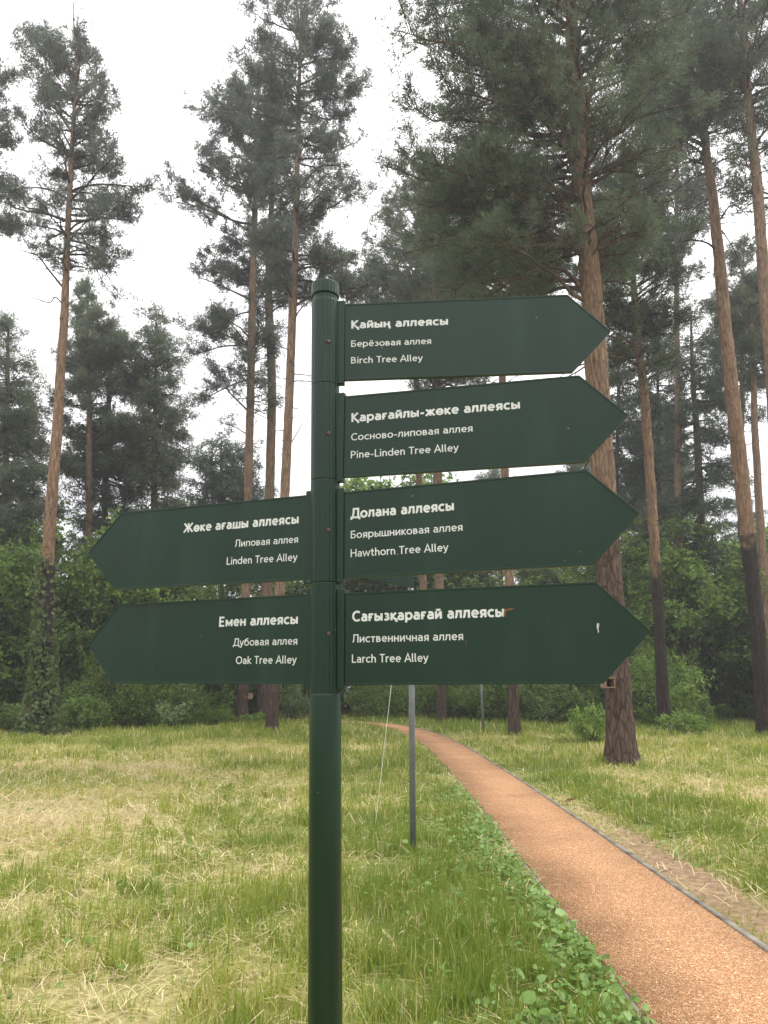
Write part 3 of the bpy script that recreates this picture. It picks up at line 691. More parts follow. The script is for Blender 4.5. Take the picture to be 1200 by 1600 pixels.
    ga = 2.399963
    for k in range(nb):
        # more limbs where the crown is wide
        for _ in range(20):
            z = rng.uniform(zlo, zhi); rl, rr_ = interp_rows(prof, z)
            if rng.random() < (.25+max(rl, rr_, .2)/max(max(p[1], p[2]) for p in prof)): break
        az = k*ga+rng.normal(0, .35); cx, sy = math.cos(az), math.sin(az)
        if style == 'pine' and sy < -.45 and rng.random() < front: continue
        side = max(rr_ if cx > 0 else rl, .15); dp = max(.82*(max(rl, .1)+max(rr_, .1))/2, .15)
        L = math.hypot(side*cx, dp*sy)*rng.uniform(.78, 1.10)*(1 if style == 'pine' else 1.15); L = max(L, .35)
        h = (z-zlo)/max(zhi-zlo, .1)
        if style == 'pine': e = math.radians(rng.normal(6+40*h**1.5, 11)); sag = -.10+.28*(1-h)
        else: e = math.radians(rng.normal(-12+45*h**2, 8)); sag = -.05
        z0 = z-L*math.sin(e)*.75
        z0 = min(max(z0, zlo*.9), ztop-.15)
        d = np.array([cx*math.cos(e), sy*math.cos(e), math.sin(e)])
        n = 7; ss = np.linspace(0, 1, n)[:, None]
        wob = np.cumsum(rng.normal(0, .045*L, (n, 3)), 0)*ss**.5
        bow = np.array([0, 0, 1.0])*((ss*(1-ss))*L*sag*1.6 + (ss**2)*L*(.10 if style == 'pine' else .04))
        p0 = tr(z0)
        Bp = p0 + d*L*ss + wob + bow
        r0 = min(.024+.012*L, tr_r(z0)*.7+.006)
        gl.tube(loc(Bp), r0*(1-.85*ss[:, 0]), 6, .4 if h < .75 else .7, cap=False)
        sub_and_tufts(Bp, L, soft*2+.75)
    # leader
    sub_and_tufts(np.array([tr(z) for z in np.linspace(max(ztop-2.2, zlo), ztop, 5)]), 2.0)
    for k in range(dead):      # bare lower limbs
        z = rng.uniform(zlo-(zhi-zlo)*.22, zlo+(zhi-zlo)*.25); az = rng.uniform(0, 2*math.pi)
        rl, rr_ = interp_rows(prof, max(z, zlo)); L = max(rl, rr_, .8)*rng.uniform(.35, .8)
        d = np.array([math.cos(az), math.sin(az), rng.uniform(-.25, .35)]); ss = np.linspace(0, 1, 7)[:, None]
        Bp = tr(z)+d*L*ss+np.cumsum(rng.normal(0, .05*L, (7, 3)), 0)*ss - np.array([0,0,1])*L*.25*ss**2
        gl.tube(loc(Bp), (.016+.006*L)*(1-.85*ss[:, 0]), 5, .2, cap=False)
        for s in range(5):
            i0 = rng.integers(2, 6); v = nrm(Bp[i0]-Bp[i0-1]+rng.normal(0, .6, 3)); l = L*rng.uniform(.12, .35)
            gl.tube(loc([Bp[i0], Bp[i0]+v*l*.5, Bp[i0]+v*l-np.array([0,0,.1*l])]), [.009,.007,.003], 4, .2, cap=False)
    for li in limbs:           # limbs the photograph shows clearly: (pixels, base radius, leafy?)
        px, r0, leafy = li[0], li[1], li[2]; dy = li[3] if len(li) > 3 else rng.normal(0, .5)
        Q = np.array([at(x, y, Y) for x, y in px]); Q[:,1] += np.linspace(0, dy, len(Q))
        Q = smooth_line(Q, 4); L = np.linalg.norm(np.diff(Q, axis=0), axis=1).sum()
        gl.tube(loc(Q), np.linspace(r0, r0*.22, len(Q)), 7, .3, .04, rng, cap=False)
        if leafy: sub_and_tufts(Q[:: max(1, len(Q)//8)], L*leafy)
        else:
            for s in range(6):
                i0 = rng.integers(len(Q)//3, len(Q)); v = nrm(Q[i0]-Q[i0-1]+rng.normal(0, .6, 3)); l = L*rng.uniform(.06, .16)
                gl.tube(loc([Q[i0], Q[i0]+v*l*.5, Q[i0]+v*l-np.array([0,0,.1*l])]), [r0*.3,r0*.22,r0*.08], 4, .2, cap=False)
    gl.build('branches', M[bark if style == 'pine' else 'bark_dark'], root, True)
    P_ = np.concatenate(P_); D_ = np.concatenate(D_)
    if style == 'pine':      # shoots sit out along the limbs; the wood near the trunk is bare
        rw = np.array([[max(0.1, v) for v in interp_rows(prof, z)] for z in np.linspace(zlo, zhi, 60)]).mean(1)
        dd_ = np.hypot(P_[:,0]-np.interp(P_[:,2], zs, TX), P_[:,1]-np.interp(P_[:,2], zs, TYj))
        rel = dd_/np.interp(P_[:,2], np.linspace(zlo, zhi, 60), rw)
        kp = (rng.random(len(P_)) < np.clip(rel/max(core, .01), .04, 1)**1.6) | (P_[:,2] > zhi-(zhi-zlo)*.18)
        P_ = P_[kp]; D_ = D_[kp]
    while len(P_) < ntuft*.9:
        k = min(len(P_), ntuft-len(P_)); ix = rng.integers(0, len(P_), k)
        P_ = np.concatenate([P_, P_[ix]+rng.normal(0, .13, (k, 3))]); D_ = np.concatenate([D_, D_[ix]+rng.normal(0, .3, (k, 3))])
    if len(P_) > ntuft: ix = rng.permutation(len(P_))[:ntuft]; P_ = P_[ix]; D_ = D_[ix]
    gf = Geo()
    far = Y/27.0
    if style == 'pine': tufts(gf, rng, loc(P_), D_, rng.uniform(.10, .24, len(P_))*tuft_scale, K, .0235*tuft_scale*far**.6, .155*tuft_scale, np.clip(.5+rng.normal(0, .16, len(P_)), 0, 1))
    else: tufts(gf, rng, loc(P_), D_, rng.uniform(.15, .34, len(P_))*tuft_scale, K, .024*tuft_scale*far**.5, .125*tuft_scale, np.clip(.5+rng.normal(0, .16, len(P_)), 0, 1))
    gf.build('crown', M[needles], root)
    return root

PINES = 'tall pines around the clearing'
conifer('pine_tree', 'tall pine at far left with ivy round its foot and bare broken limbs', [(62,1148),(73,900),(88,700),(101,500),(105,400),(111,250),(117,150),(122,55)], 25.7,
        [(1148,30),(1000,26),(900,21),(700,18),(500,14),(400,11),(250,8),(100,4),(50,2)],
        [(40,95,140),(60,35,130),(100,22,158),(160,22,180),(220,18,180),(262,18,195),(290,5,240),(335,0,205),(385,40,185),(420,90,170)], 11, 80, 880,
        bark='bark_burnt', limbs=[([(101,452),(78,424),(58,398),(45,391),(0,374)],.045,0,.3),([(76,420),(62,418),(36,417)],.022,0,.2),([(100,478),(88,466),(80,476),(62,472),(42,464)],.03,0,-.3),
               ([(106,380),(120,370),(135,378),(152,420),(178,466),(205,497)],.04,.55,-.8),([(107,395),(124,388),(148,400),(180,450),(222,482)],.035,.6,.6),
               ([(112,300),(128,290),(160,284),(200,285),(235,282)],.06,.9,.3),([(112,300),(140,300),(175,315)],.04,.7,.2),([(104,310),(80,300),(50,300),(20,310)],.05,.9,-.4),
               ([(118,140),(126,100),(118,40),(120,10),(126,-30)],.045,0,-.4),([(124,12),(140,24),(158,36)],.02,0,-.4),([(76,-10),(74,15),(88,50)],.014,0,-1)],
        ntuft=5600, K=9, dead=8, core=.25)
conifer('pine_tree', 'pine crown cut off by the left edge of the photo', [(-52,1150),(-44,900),(-40,600),(-36,300),(-34,90)], 26.5,
        [(1150,26),(700,18),(300,9),(90,3)], [(75,-60,10),(130,-75,22),(200,-80,25),(270,-85,18),(330,-80,38),(370,-60,5)], 12, 46, 900, ntuft=3000, dead=5)
conifer('pine_tree', 'leftmost of three close pine trunks left of the signpost, low boughs reaching left', [(378,1131),(384,900),(387,780),(391,600),(394,450),(398,330),(401,210),(404,110)], 33.4,
        [(1131,21),(1000,17),(800,15),(600,14),(450,13),(330,10),(200,6),(110,3)],
        [(100,380,425),(130,352,440),(165,305,440),(205,312,450),(240,340,450),(255,310,450),(285,298,440),(308,266,440),(345,310,440),(385,318,440),(410,300,430),(445,302,425),(485,315,420),(530,285,425),(560,275,430),(600,300,420),(640,308,420),(670,340,410)], 13, 96, 960,
        limbs=[([(398,350),(370,345),(330,328),(295,316),(262,308)],.07,.7,.3),([(394,590),(360,600),(330,612),(305,622)],.05,.8,.5),([(394,470),(360,455),(325,442),(305,440)],.06,.8,-.4),([(392,540),(350,540),(310,550),(275,560)],.05,.8,.2),
               ([(388,782),(360,790),(335,803)],.03,0,.3)], ntuft=9000, K=9, dead=8)
conifer('pine_tree', 'middle of three close pine trunks left of the signpost', [(409,1128),(417,900),(422,750),(425,600),(421,500),(419,420),(424,330),(428,230),(430,150)], 34.5,
        [(1128,20),(900,17),(700,16),(500,14),(400,11),(250,7),(150,3)],
        [(140,415,445),(190,390,470),(260,380,480),(340,375,490),(420,370,480),(470,380,475),(520,395,470)], 14, 60, 960, ntuft=4200, dead=14,
        limbs=[([(421,490),(440,475),(470,480)],.05,.5,.4),([(419,470),(405,455),(385,445)],.05,.5,-.3)])
conifer('pine_tree', 'right of three close pine trunks, orange trunk just left of the signpost', [(424,1144),(437,915),(445,770),(452,620),(457,480),(462,370),(465,220),(469,60),(471,-60),(473,-170)], 27.4,
        [(1144,21),(1000,19),(800,17),(600,15),(450,14),(300,10),(100,6),(-170,2)],
        [(-160,455,490),(-100,425,520),(-30,405,535),(20,395,540),(50,385,520),(80,395,560),(130,375,566),(180,360,562),(225,395,545),(260,400,540),(285,400,565),(330,390,560),(380,395,568),(430,400,566),(470,420,560)], 15, 110, 960,
        limbs=[([(462,350),(490,310),(520,290),(548,292)],.06,.7,.3),([(459,500),(470,480),(490,462)],.04,.4,.2),([(463,300),(500,265),(540,268)],.05,.6,-.3),([(456,690),(470,665),(484,640)],.02,0,.2)],
        ntuft=11500, K=9, dead=12)
conifer('pine_tree', 'round topped pale green pine behind the top board, between the tall pines', [(664,1110),(661,905),(655,748),(651,600),(651,430),(652,320),(656,250)], 38,
        [(1110,15),(750,12),(500,9),(350,6),(250,2)],
        [(244,632,684),(262,612,702),(300,588,730),(345,574,755),(400,562,770),(450,556,775),(500,550,770),(560,545,750)], 16, 110, 1010, needles='needle_pale', ntuft=11000, K=9, tuft_scale=1.15, dead=6)
conifer('pine_tree', 'reddish pine trunk seen through the gaps between the right boards', [(690,1110),(686,905),(681,600),(678,480),(675,400)], 34,
        [(1110,17),(600,15),(480,9),(400,3)], [(400,640,720),(440,610,770),(500,600,770),(560,600,780),(610,610,790),(655,640,760)], 17, 70, 1010, needles='needle_green', ntuft=6500, dead=8)
conifer('pine_tree', 'straight pine with dark foot standing between the far grey post and the biggest trunk', [(804,1151),(797,905),(790,745),(786,600),(783,480),(781,390),(780,300)], 25,
        [(1151,21),(1000,17),(750,14),(550,12),(400,7),(300,3)], [(300,735,830),(350,710,860),(400,690,880),(455,685,885),(500,700,870),(560,725,850)], 18, 80, 980, needles='needle_green', ntuft=8000, dead=12,
        limbs=[([(783,470),(800,450),(840,445)],.03,0,.2)])
conifer('pine_tree', 'biggest and nearest pine with a thick furrowed trunk and a dense crown above the boards', [(972,1194),(965,1060),(956,950),(946,800),(934,620),(922,450),(910,300),(901,160),(893,50),(886,-80),(880,-200),(876,-300)], 16.3,
        [(1194,50),(1100,46),(1000,45),(900,44),(800,42),(650,41),(450,37),(300,28),(150,26),(50,22),(-100,14),(-300,3)],
        [(-300,830,930),(-220,740,1000),(-120,680,1040),(-40,645,1060),(0,635,1065),(50,640,1065),(100,636,1060),(150,632,1050),(200,650,1045),(250,662,1050),(300,665,1045),(350,680,1035),(400,690,1010),(440,700,985),(475,735,960)], 19, 185, 800,
        bark='bark_big', needles='needle_green',
        limbs=[([(915,462),(895,445),(870,434),(840,440),(800,462)],.075,.5,-.8),([(914,455),(885,440),(850,446),(815,462)],.06,.5,.8),([(908,300),(935,285),(970,265),(1000,250)],.07,.6,-.4),([(910,290),(945,255),(985,235)],.05,.6,.6),
               ([(905,200),(925,140),(940,80),(952,20)],.07,.6,.3),([(899,150),(915,95),(928,40),(935,0)],.06,.6,-.3),([(908,290),(885,245),(870,190),(850,140),(820,90)],.075,.7,-.6),([(905,300),(870,290),(820,300),(780,310)],.06,.8,.5),
               ([(903,160),(870,130),(840,60)],.05,.8,.6),([(917,330),(890,320),(850,330),(800,350)],.06,.8,-1.2),([(920,420),(950,400),(990,385)],.05,.6,.3)],
        ntuft=22000, K=11, tuft_scale=.9, dead=26, front=.6, core=.45)
conifer('pine_tree', 'slender pine with a sharply blackened foot behind the tips of the right boards', [(1036,1090),(1030,980),(1018,800),(1006,630),(993,520),(988,440),(984,350),(982,260)], 28,
        [(1090,22),(980,19),(800,17),(600,15),(480,12),(350,7),(260,3)],
        [(245,940,1030),(300,910,1070),(350,895,1085),(400,890,1090),(450,900,1085),(500,918,1072),(540,940,1072),(580,940,1068),(620,950,1050)], 20, 110, 885, bark='bark_burnt', needles='needle_green', ntuft=10000, dead=14,
        limbs=[([(988,520),(1010,490),(1040,488),(1065,500)],.03,.4,.3),([(990,510),(965,485),(940,478)],.03,.4,-.3),([(1006,590),(985,560),(950,575)],.04,.7,.2)])
conifer('pine_tree', 'crooked orange pine near the right edge with a black burnt lower trunk', [(1196,1152),(1186,1010),(1172,860),(1156,710),(1137,540),(1126,420),(1113,300),(1101,215),(1094,120),(1090,0),(1088,-100)], 25,
        [(1152,27),(1000,25),(850,25),(700,25),(540,22),(420,20),(300,16),(215,13),(50,8),(-100,2)],
        [(-110,1050,1130),(-50,1010,1160),(20,985,1180),(80,975,1190),(140,980,1185),(190,985,1190),(225,1000,1180),(262,1030,1165)], 21, 120, 845, bark='bark_burnt', needles='needle_blue',
        limbs=[([(1124,398),(1105,383),(1075,380),(1035,392)],.05,.25,-.3),([(1113,262),(1135,245),(1155,250),(1172,272)],.03,.2,.3),([(1116,300),(1140,295),(1165,320)],.035,.2,-.3),([(1124,345),(1145,318),(1170,330),(1188,350)],.035,.2,.3),
               ([(1104,235),(1080,236),(1060,248)],.03,.2,.2),([(1106,260),(1080,275),(1045,305)],.028,0,.2),([(1112,310),(1085,325),(1068,370)],.026,0,.3),([(1128,360),(1150,390),(1165,430)],.025,0,.2)],
        ntuft=8500, K=9, dead=12, soft=.2, core=.35)
conifer('pine_tree', 'tall pine whose trunk leaves the photo at the right edge', [(1240,1160),(1226,900),(1212,680),(1200,480),(1187,310),(1172,150),(1161,20),(1152,-100),(1146,-200)], 22,
        [(1160,30),(700,24),(480,20),(310,18),(150,14),(20,11),(-200,2)],
        [(-200,1120,1170),(-120,1080,1230),(-40,1060,1260),(40,1055,1280),(110,1060,1290),(170,1110,1280),(240,1130,1270),(320,1150,1270)], 22, 80, 760, needles='needle_green',
        limbs=[([(1160,62),(1130,66),(1100,85),(1060,110),(1030,127)],.04,.4,-.4),([(1175,165),(1190,140),(1215,120)],.04,.5,.3),([(1158,25),(1180,12),(1215,10)],.03,.5,.2)], ntuft=6200, K=9, dead=10)
conifer('pine_tree', 'thin bent reddish trunk close behind the crooked pine at the right edge', [(1202,1100),(1197,960),(1190,860),(1184,760),(1178,650),(1176,560),(1172,500),(1168,440)], 32,
        [(1100,16),(900,14),(700,12),(560,9),(440,3)], [(430,1140,1190),(470,1130,1215),(520,1125,1230),(560,1140,1225),(600,1160,1215)], 23, 40, 1010, needles='needle_green', ntuft=3200, dead=8)
conifer('pine_tree', 'pine half hidden behind the crooked pine, its crown filling the gap above the blackened pine', [(1062,1110),(1060,800),(1058,500),(1056,250),(1055,60)], 36,
        [(1110,15),(800,12),(500,9),(200,5),(60,2)], [(40,1035,1075),(100,1000,1110),(170,975,1135),(240,970,1140),(300,985,1130),(360,1000,1125),(420,1010,1110)], 41, 70, 1010, needles='needle_blue', ntuft=6500, dead=14)
conifer('pine_tree', 'bushy pine between the crooked pine and the right edge, lower crown', [(1160,1110),(1158,800),(1160,600),(1162,380)], 37,
        [(1110,14),(800,11),(500,7),(380,2)], [(370,1145,1180),(420,1120,1210),(480,1105,1225),(540,1100,1230),(600,1105,1225),(660,1115,1210)], 42, 60, 1010, needles='needle_green', ntuft=6000, dead=14)
# conifers further back
SPR = 'conifers standing further back in the wood'
conifer('spruce_tree', 'dark spire topped spruce far back between the ivy clad pine and the three close trunks', [(160,1110),(165,740),(172,620),(179,500)], 38, [(1110,15),(740,11),(620,8),(500,2)],
        [(497,174,184),(530,160,196),(580,150,210),(640,135,222),(700,125,235),(760,115,245),(820,110,250),(870,110,250)], 24, 90, None, 'bark_dark', 'needle_spruce', style='spruce', ntuft=6500, K=8, tuft_scale=1.15, cat='spruce tree', dead=26, group=SPR)
conifer('pine_tree', 'thin loose crowned pine between the ivy pine and the dark spruce', [(140,1110),(139,800),(138,650),(136,560),(134,450)], 36, [(1110,14),(650,10),(450,2)],
        [(445,122,150),(480,100,175),(520,85,200),(570,75,205),(630,80,200),(700,90,200),(760,80,210)], 25, 64, 1010, needles='needle_pale', ntuft=6200, tuft_scale=1.1, dead=12, group=SPR)
conifer('larch_tree', 'broad soft green conifer left of the three close trunks', [(238,1110),(240,800),(242,600),(243,482)], 37, [(1110,15),(700,10),(500,2)],
        [(480,225,258),(525,203,270),(590,192,282),(650,188,290),(700,188,292),(740,195,286),(790,190,285),(840,180,290)], 26, 90, None, 'bark_dark', 'needle_pale', style='spruce', ntuft=8000, K=8, tuft_scale=1.2, cat='larch tree', dead=10, group=SPR)
conifer('spruce_tree', 'tall full conifer at the left edge below the cut-off pine crown', [(10,1120),(10,800),(12,600),(14,495)], 33, [(1120,17),(600,8),(495,2)],
        [(490,5,24),(540,-15,42),(600,-35,58),(660,-40,66),(720,-50,75),(800,-55,85),(860,-55,85)], 27, 90, None, 'bark_dark', 'needle_pale', style='spruce', ntuft=8000, K=8, tuft_scale=1.15, cat='spruce tree', dead=14, group=SPR)
conifer('larch_tree', 'fresh green young conifer low behind the leftmost of the three close trunks', [(345,1110),(345,850),(346,680)], 44, [(1110,13),(850,9),(680,2)],
        [(676,335,356),(700,308,385),(740,300,408),(780,292,415),(830,285,420),(880,285,420)], 28, 70, None, 'bark_dark', 'needle_spruce', style='spruce', ntuft=7000, K=8, tuft_scale=1.3, cat='larch tree', dead=4, group=SPR)
conifer('spruce_tree', 'dark spruce with thin level branches between the two pines at right', [(1104,1100),(1098,890),(1090,700),(1083,590),(1080,480)], 36, [(1100,17),(890,15),(700,12),(590,8),(480,2)],
        [(475,1070,1090),(520,1058,1110),(570,1050,1125),(640,1045,1140),(720,1035,1150),(800,1035,1155),(870,1045,1145)], 29, 84, None, 'bark_dark', 'needle_spruce', style='spruce', ntuft=4600, K=8, tuft_scale=1.1, cat='spruce tree', dead=40, group=SPR)
conifer('spruce_tree', 'thin green spruce right behind the slender pine with the blackened foot', [(1034,1100),(1032,800),(1028,600),(1026,500)], 40, [(1100,12),(800,9),(500,2)],
        [(495,1018,1034),(560,1000,1052),(640,985,1068),(720,975,1075),(800,970,1085),(880,970,1085)], 30, 84, None, 'bark_dark', 'needle_spruce', style='spruce', ntuft=5500, K=8, tuft_scale=1.15, cat='spruce tree', dead=16, group=SPR)
conifer('spruce_tree', 'green conifer hugging the right side of the biggest pine trunk, far behind it', [(955,1100),(962,800),(966,600),(968,440)], 42, [(1100,12),(800,9),(440,2)],
        [(435,958,978),(500,945,990),(580,930,1000),(660,925,1010),(740,920,1015),(840,915,1020)], 31, 80, None, 'bark_dark', 'needle_green', style='spruce', ntuft=5500, K=8, tuft_scale=1.2, cat='spruce tree', dead=10, group=SPR)

# row upon row of wood behind: copies of four of the trees above
roots = [o for o in COL.objects if o.type == 'EMPTY' and o.name.split('.')[0] in ('pine_tree', 'spruce_tree', 'larch_tree')]
by = {o['label'][:24]: o for o in roots}
def pick(s): return next(o for o in roots if s in o['label'])
src = [pick('round topped'), pick('broad soft'), pick('spire topped'), pick('thin green spruce'), pick('fresh green'), pick('through the gaps')]
rng = np.random.default_rng(77)
far_spots = [(-37,50),(-31,47),(-27.5,52),(-24,45),(-20,50),(-17.5,55),(-14.5,47),(-11.5,60),(2.5,52),(5.5,47),(8.8,56),(11.5,49),(14.8,54),(17.0,46),(19.5,52),(22.5,47),(25.5,54),(28.5,48),(32,52),(36,46),
             (-42,58),(40,58),(-23,60),(13,62),(24,62),(-4,64),(4,66)]
for i, (x, y) in enumerate(far_spots):
    s = src[int(rng.integers(0, 6))] if not -12 < x < 6 else src[4]
    c = copy_tree(s); c.location = (x, y, 0); c.rotation_euler = (0, 0, rng.uniform(0, 6.28))
    k = rng.uniform(.55, .85) if abs(x) > 6 else rng.uniform(.6, .8)
    if x < 0 and x > -13: k *= .75
    c.scale = (k*1.1, k*1.1, k)
    c['label'] = 'conifer of the dim wood closing the view far behind the clearing'; c['group'] = 'distant conifers closing the view'; c['category'] = 'conifer'

# ------------------------------------------------------------------ leafy shrubs and young trees
def leaves(g, rng, P, size, up=.6, t=None, droop=0.0, asp=.55):
    """folded pointed leaves, four triangles each"""
    n = len(P); size = size*rng.uniform(.65, 1.3, n)
    nn = nrm(rng.normal(0, 1, (n, 3))+np.array([0, -.25, up*1.6]))
    d = nrm(np.cross(nn, rng.normal(0, 1, (n, 3)))); d = nrm(d-np.array([0,0,droop])); s = nrm(np.cross(nn, d)); nn = np.cross(d, s)
    a = P-d*(size*.5)[:, None]; b = P+d*(size*.5)[:, None]-nn*(size*.12)[:, None]
    m = P-d*(size*.05)[:, None]; w = (size*asp*.5)[:, None]
    l = m+s*w+nn*w*.35; r = m-s*w+nn*w*.35
    V = np.stack([a, l, b, r, m], 1).reshape(-1, 3); i = np.arange(n)[:, None]*5
    F = np.concatenate([i+[0,4,1], i+[1,4,2], i+[0,3,4], i+[3,2,4]])
    if t is None: t = np.clip(.5+rng.normal(0, .2, n), 0, 1)
    g.add(V, F, np.repeat(t, 5))

def shrub_meshes(name, seed, h, r, nlump, per, leaf, mat, stems=7, trunk=False, shape='round', asp=.55, droop=.0):
    """(wood, foliage) meshes: stems forking to lumps of foliage; leaves sit in sprays along twigs"""
    rng = np.random.default_rng(seed); gw = Geo(); gf = Geo()
    C = []
    while len(C) < nlump:
        p = rng.uniform(-1, 1, 3)
        if np.linalg.norm(p) > 1 or np.linalg.norm(p) < .35: continue
        z = .5+.5*p[2]
        k = (1.0 if shape == 'round' else (1.25-.75*z))
        lo = .06 if not trunk else .22
        C.append((p[0]*r*k, p[1]*r*k, h*(lo+(1-lo)*z)))
    C = np.array(C)
    if trunk: gw.tube([(0,0,-.2),(.03*h,0,h*.3),(0,.02*h,h*.62),(.02*h,0,h*.93)], [.012*h,.0095*h,.006*h,.001*h], 9, .3, .03, rng)
    for c in C:
        az = rng.uniform(0, 6.28)
        p0 = np.array([0, 0, c[2]*rng.uniform(.35, .6)]) if trunk else np.array([math.cos(az), math.sin(az), 0])*r*.16*rng.random()
        mid = p0*.5+c*.5+rng.normal(0, .06*r, 3); mid[2] = max(mid[2], .1)
        gw.tube(smooth_line(np.array([p0, mid, c]), 3), np.linspace(.006*h**.7+.008, .004, 7), 5, .3, cap=False)
        lr = r*rng.uniform(.26, .44)
        nt = max(5, per//9)
        for _ in range(nt):       # sprays
            d = nrm(rng.normal(0, 1, 3)+np.array([c[0]/r*.6, c[1]/r*.6, .25]))
            l = lr*rng.uniform(.6, 1.25)
            uu = np.linspace(.25, 1.0, 9)[:, None]
            Q = c+d*l*uu-np.array([0,0,1])*l*.22*uu**2
            gw.tube(np.array([c, c+d*l*.5-np.array([0,0,l*.055]), Q[-1]]), [.006,.004,.002], 3, .3, cap=False)
            P = Q+rng.normal(0, leaf*.45, Q.shape)
            P[:, 2] = np.maximum(P[:, 2], .03)
            tc = np.clip(.5+rng.normal(0, .15)+rng.normal(0, .22, len(P)), 0, 1)
            leaves(gf, rng, P, leaf, .6, tc, droop, asp)
    return gw.mesh(name+'_stems', M['bark_leaf'], True), gf.mesh(name+'_leaves', mat)

def place(name, meshes, loc, rz, sc, label, cat, group=None, woodname='stems'):
    r = empty(name, loc, rz); r.scale = sc if hasattr(sc, '__len__') else (sc, sc, sc)
    for nm, me in ((woodname, meshes[0]), ('leaves', meshes[1])):
        o = bpy.data.objects.new(nm, me); COL.objects.link(o); o.parent = r
    return tag(r, label, cat, group)

SH = {
 'round_mid': shrub_meshes('shrub', 101, 3.2, 2.0, 34, 130, .17, M['leaf_mid']),
 'round_grey': shrub_meshes('shrub', 102, 3.0, 1.9, 32, 120, .15, M['leaf_grey']),
 'round_dark': shrub_meshes('shrub', 103, 3.6, 2.1, 34, 120, .17, M['leaf_dark']),
 'lime': shrub_meshes('shrub', 104, 2.4, 1.9, 30, 150, .15, M['leaf_lime'], droop=.3, asp=.45),
 'tree_mid': shrub_meshes('young_tree', 105, 8.5, 2.3, 46, 140, .20, M['leaf_mid'], trunk=True, shape='cone'),
 'tree_dark': shrub_meshes('young_tree', 106, 9.0, 2.4, 46, 130, .21, M['leaf_dark'], trunk=True, shape='cone'),
 'tree_lime': shrub_meshes('young_tree', 107, 7.5, 2.2, 44, 130, .19, M['leaf_lime'], trunk=True, shape='cone', droop=.2),
 'low': shrub_meshes('low_shrub', 108, 1.1, .9, 20, 90, .12, M['leaf_mid']),
 'herb': shrub_meshes('low_shrub', 109, .8, .8, 18, 90, .10, M['leaf_lime'], droop=.2),
 'fine': shrub_meshes('shrub', 110, 2.0, 1.8, 40, 170, .085, M['leaf_lime'], droop=.3, asp=.35),
}
rng = np.random.default_rng(501)
def G(px, Y): return (at(px, 1100, Y)[0], Y, 0)

# the ones the photograph shows one by one
place('shrub', SH['fine'], G(205, 30), .4, (1.15, .9, 1.15), 'feathery bright green bush under the left boards', 'bush')
place('shrub', SH['fine'], G(152, 30.5), 2.1, (.85, .85, 1.35), 'feathery bush left of and behind the left arrow tip', 'bush')
place('shrub', SH['lime'], G(325, 34.8), 1.0, (.75, .75, .55), 'light green bush between the sapling and the three close trunks', 'bush')
place('shrub', SH['round_grey'], G(458, 35.6), 2.0, (.62, .62, .62), 'grey green bush just left of the signpost pole', 'bush')
place('shrub', SH['low'], G(118, 27.6), .2, 1.0, 'small rounded bush right of the ivy covered foot', 'bush')
place('shrub', SH['low'], G(143, 28), 1.9, (.7,.7,1.0), 'small upright shrub beside the feathery bush at left', 'bush')
place('shrub', SH['low'], G(22, 26.8), 2.9, (1.3,1.2,.85), 'low leafy scrub left of the ivy covered foot', 'bush')
place('shrub', SH['lime'], G(1048, 30), .3, (.95, .9, 1.15), 'bright lime bush right of the biggest trunk with drooping leaves', 'bush')
place('shrub', SH['lime'], G(1025, 33), 2.3, (.9, .9, 1.35), 'lime bush behind the foot of the slender blackened pine', 'bush')
place('shrub', SH['lime'], G(1160, 37), 4.0, (1.0, 1.0, 1.25), 'leafy green bush left of the crooked pine at right', 'bush')
place('shrub', SH['herb'], G(1062, 26), 1.2, (1.0, 1.0, .75), 'low weedy shrub in the grass right of the biggest trunk', 'bush')
place('shrub', SH['herb'], G(925, 22), .7, (.85, .8, 1.15), 'thin dusty shrub just left of the biggest trunk', 'bush')
place('shrub', SH['lime'], G(590, 38.6), .7, (.9, .8, .9), 'bush beyond the bend of the path right of the pole', 'bush')
place('shrub', SH['lime'], G(700, 37), 2.7, (1.05, .8, 1.0), 'wide bush behind the far grey post', 'bush')
place('shrub', SH['round_mid'], G(760, 35), 1.7, (.85, .8, .75), 'leafy bush left of the straight pine with dark foot', 'bush')
place('shrub', SH['round_mid'], G(850, 33), .2, (.95, .8, .80), 'wide leafy bush right of the straight pine with dark foot', 'bush')

for i in range(13):
    place('shrub', SH[['round_mid','lime','fine','round_mid','round_grey'][i % 5]], (rng.uniform(-20, -8.6), rng.uniform(29.3, 31.8), 0), rng.uniform(0, 6.28), rng.uniform(.5, .95), 'fresh green bush along the front of the left wood edge', 'bush', 'bushes along the left wood edge')
for i in range(12):
    place('shrub', SH[['lime','round_mid','round_mid','fine','round_grey'][i % 5]], (rng.uniform(4, 22), rng.uniform(35.5, 38.5), 0), rng.uniform(0, 6.28), rng.uniform(.6, 1.1), 'fresh green bush along the front of the right wood edge', 'bush', 'bushes along the right wood edge')
for i in range(20):
    left = i < 12; x = rng.uniform(-17, -5.2) if left else rng.uniform(6.3, 17); Y_ = rng.uniform(27.2, 29.2) if left and x < -9 else rng.uniform(31.5, 34)
    if not left: Y_ = rng.uniform(31, 35)
    k = rng.uniform(.6, 1.2)
    place('low_shrub', SH['herb'], (x, Y_, 0), rng.uniform(0, 6.28), (k*1.3, k, k*rng.uniform(.6, 1.0)), 'low leafy scrub spilling onto the grass at the '+('left' if left else 'right')+' wood edge', 'bush', 'low scrub along the '+('left' if left else 'right')+' grass edge')
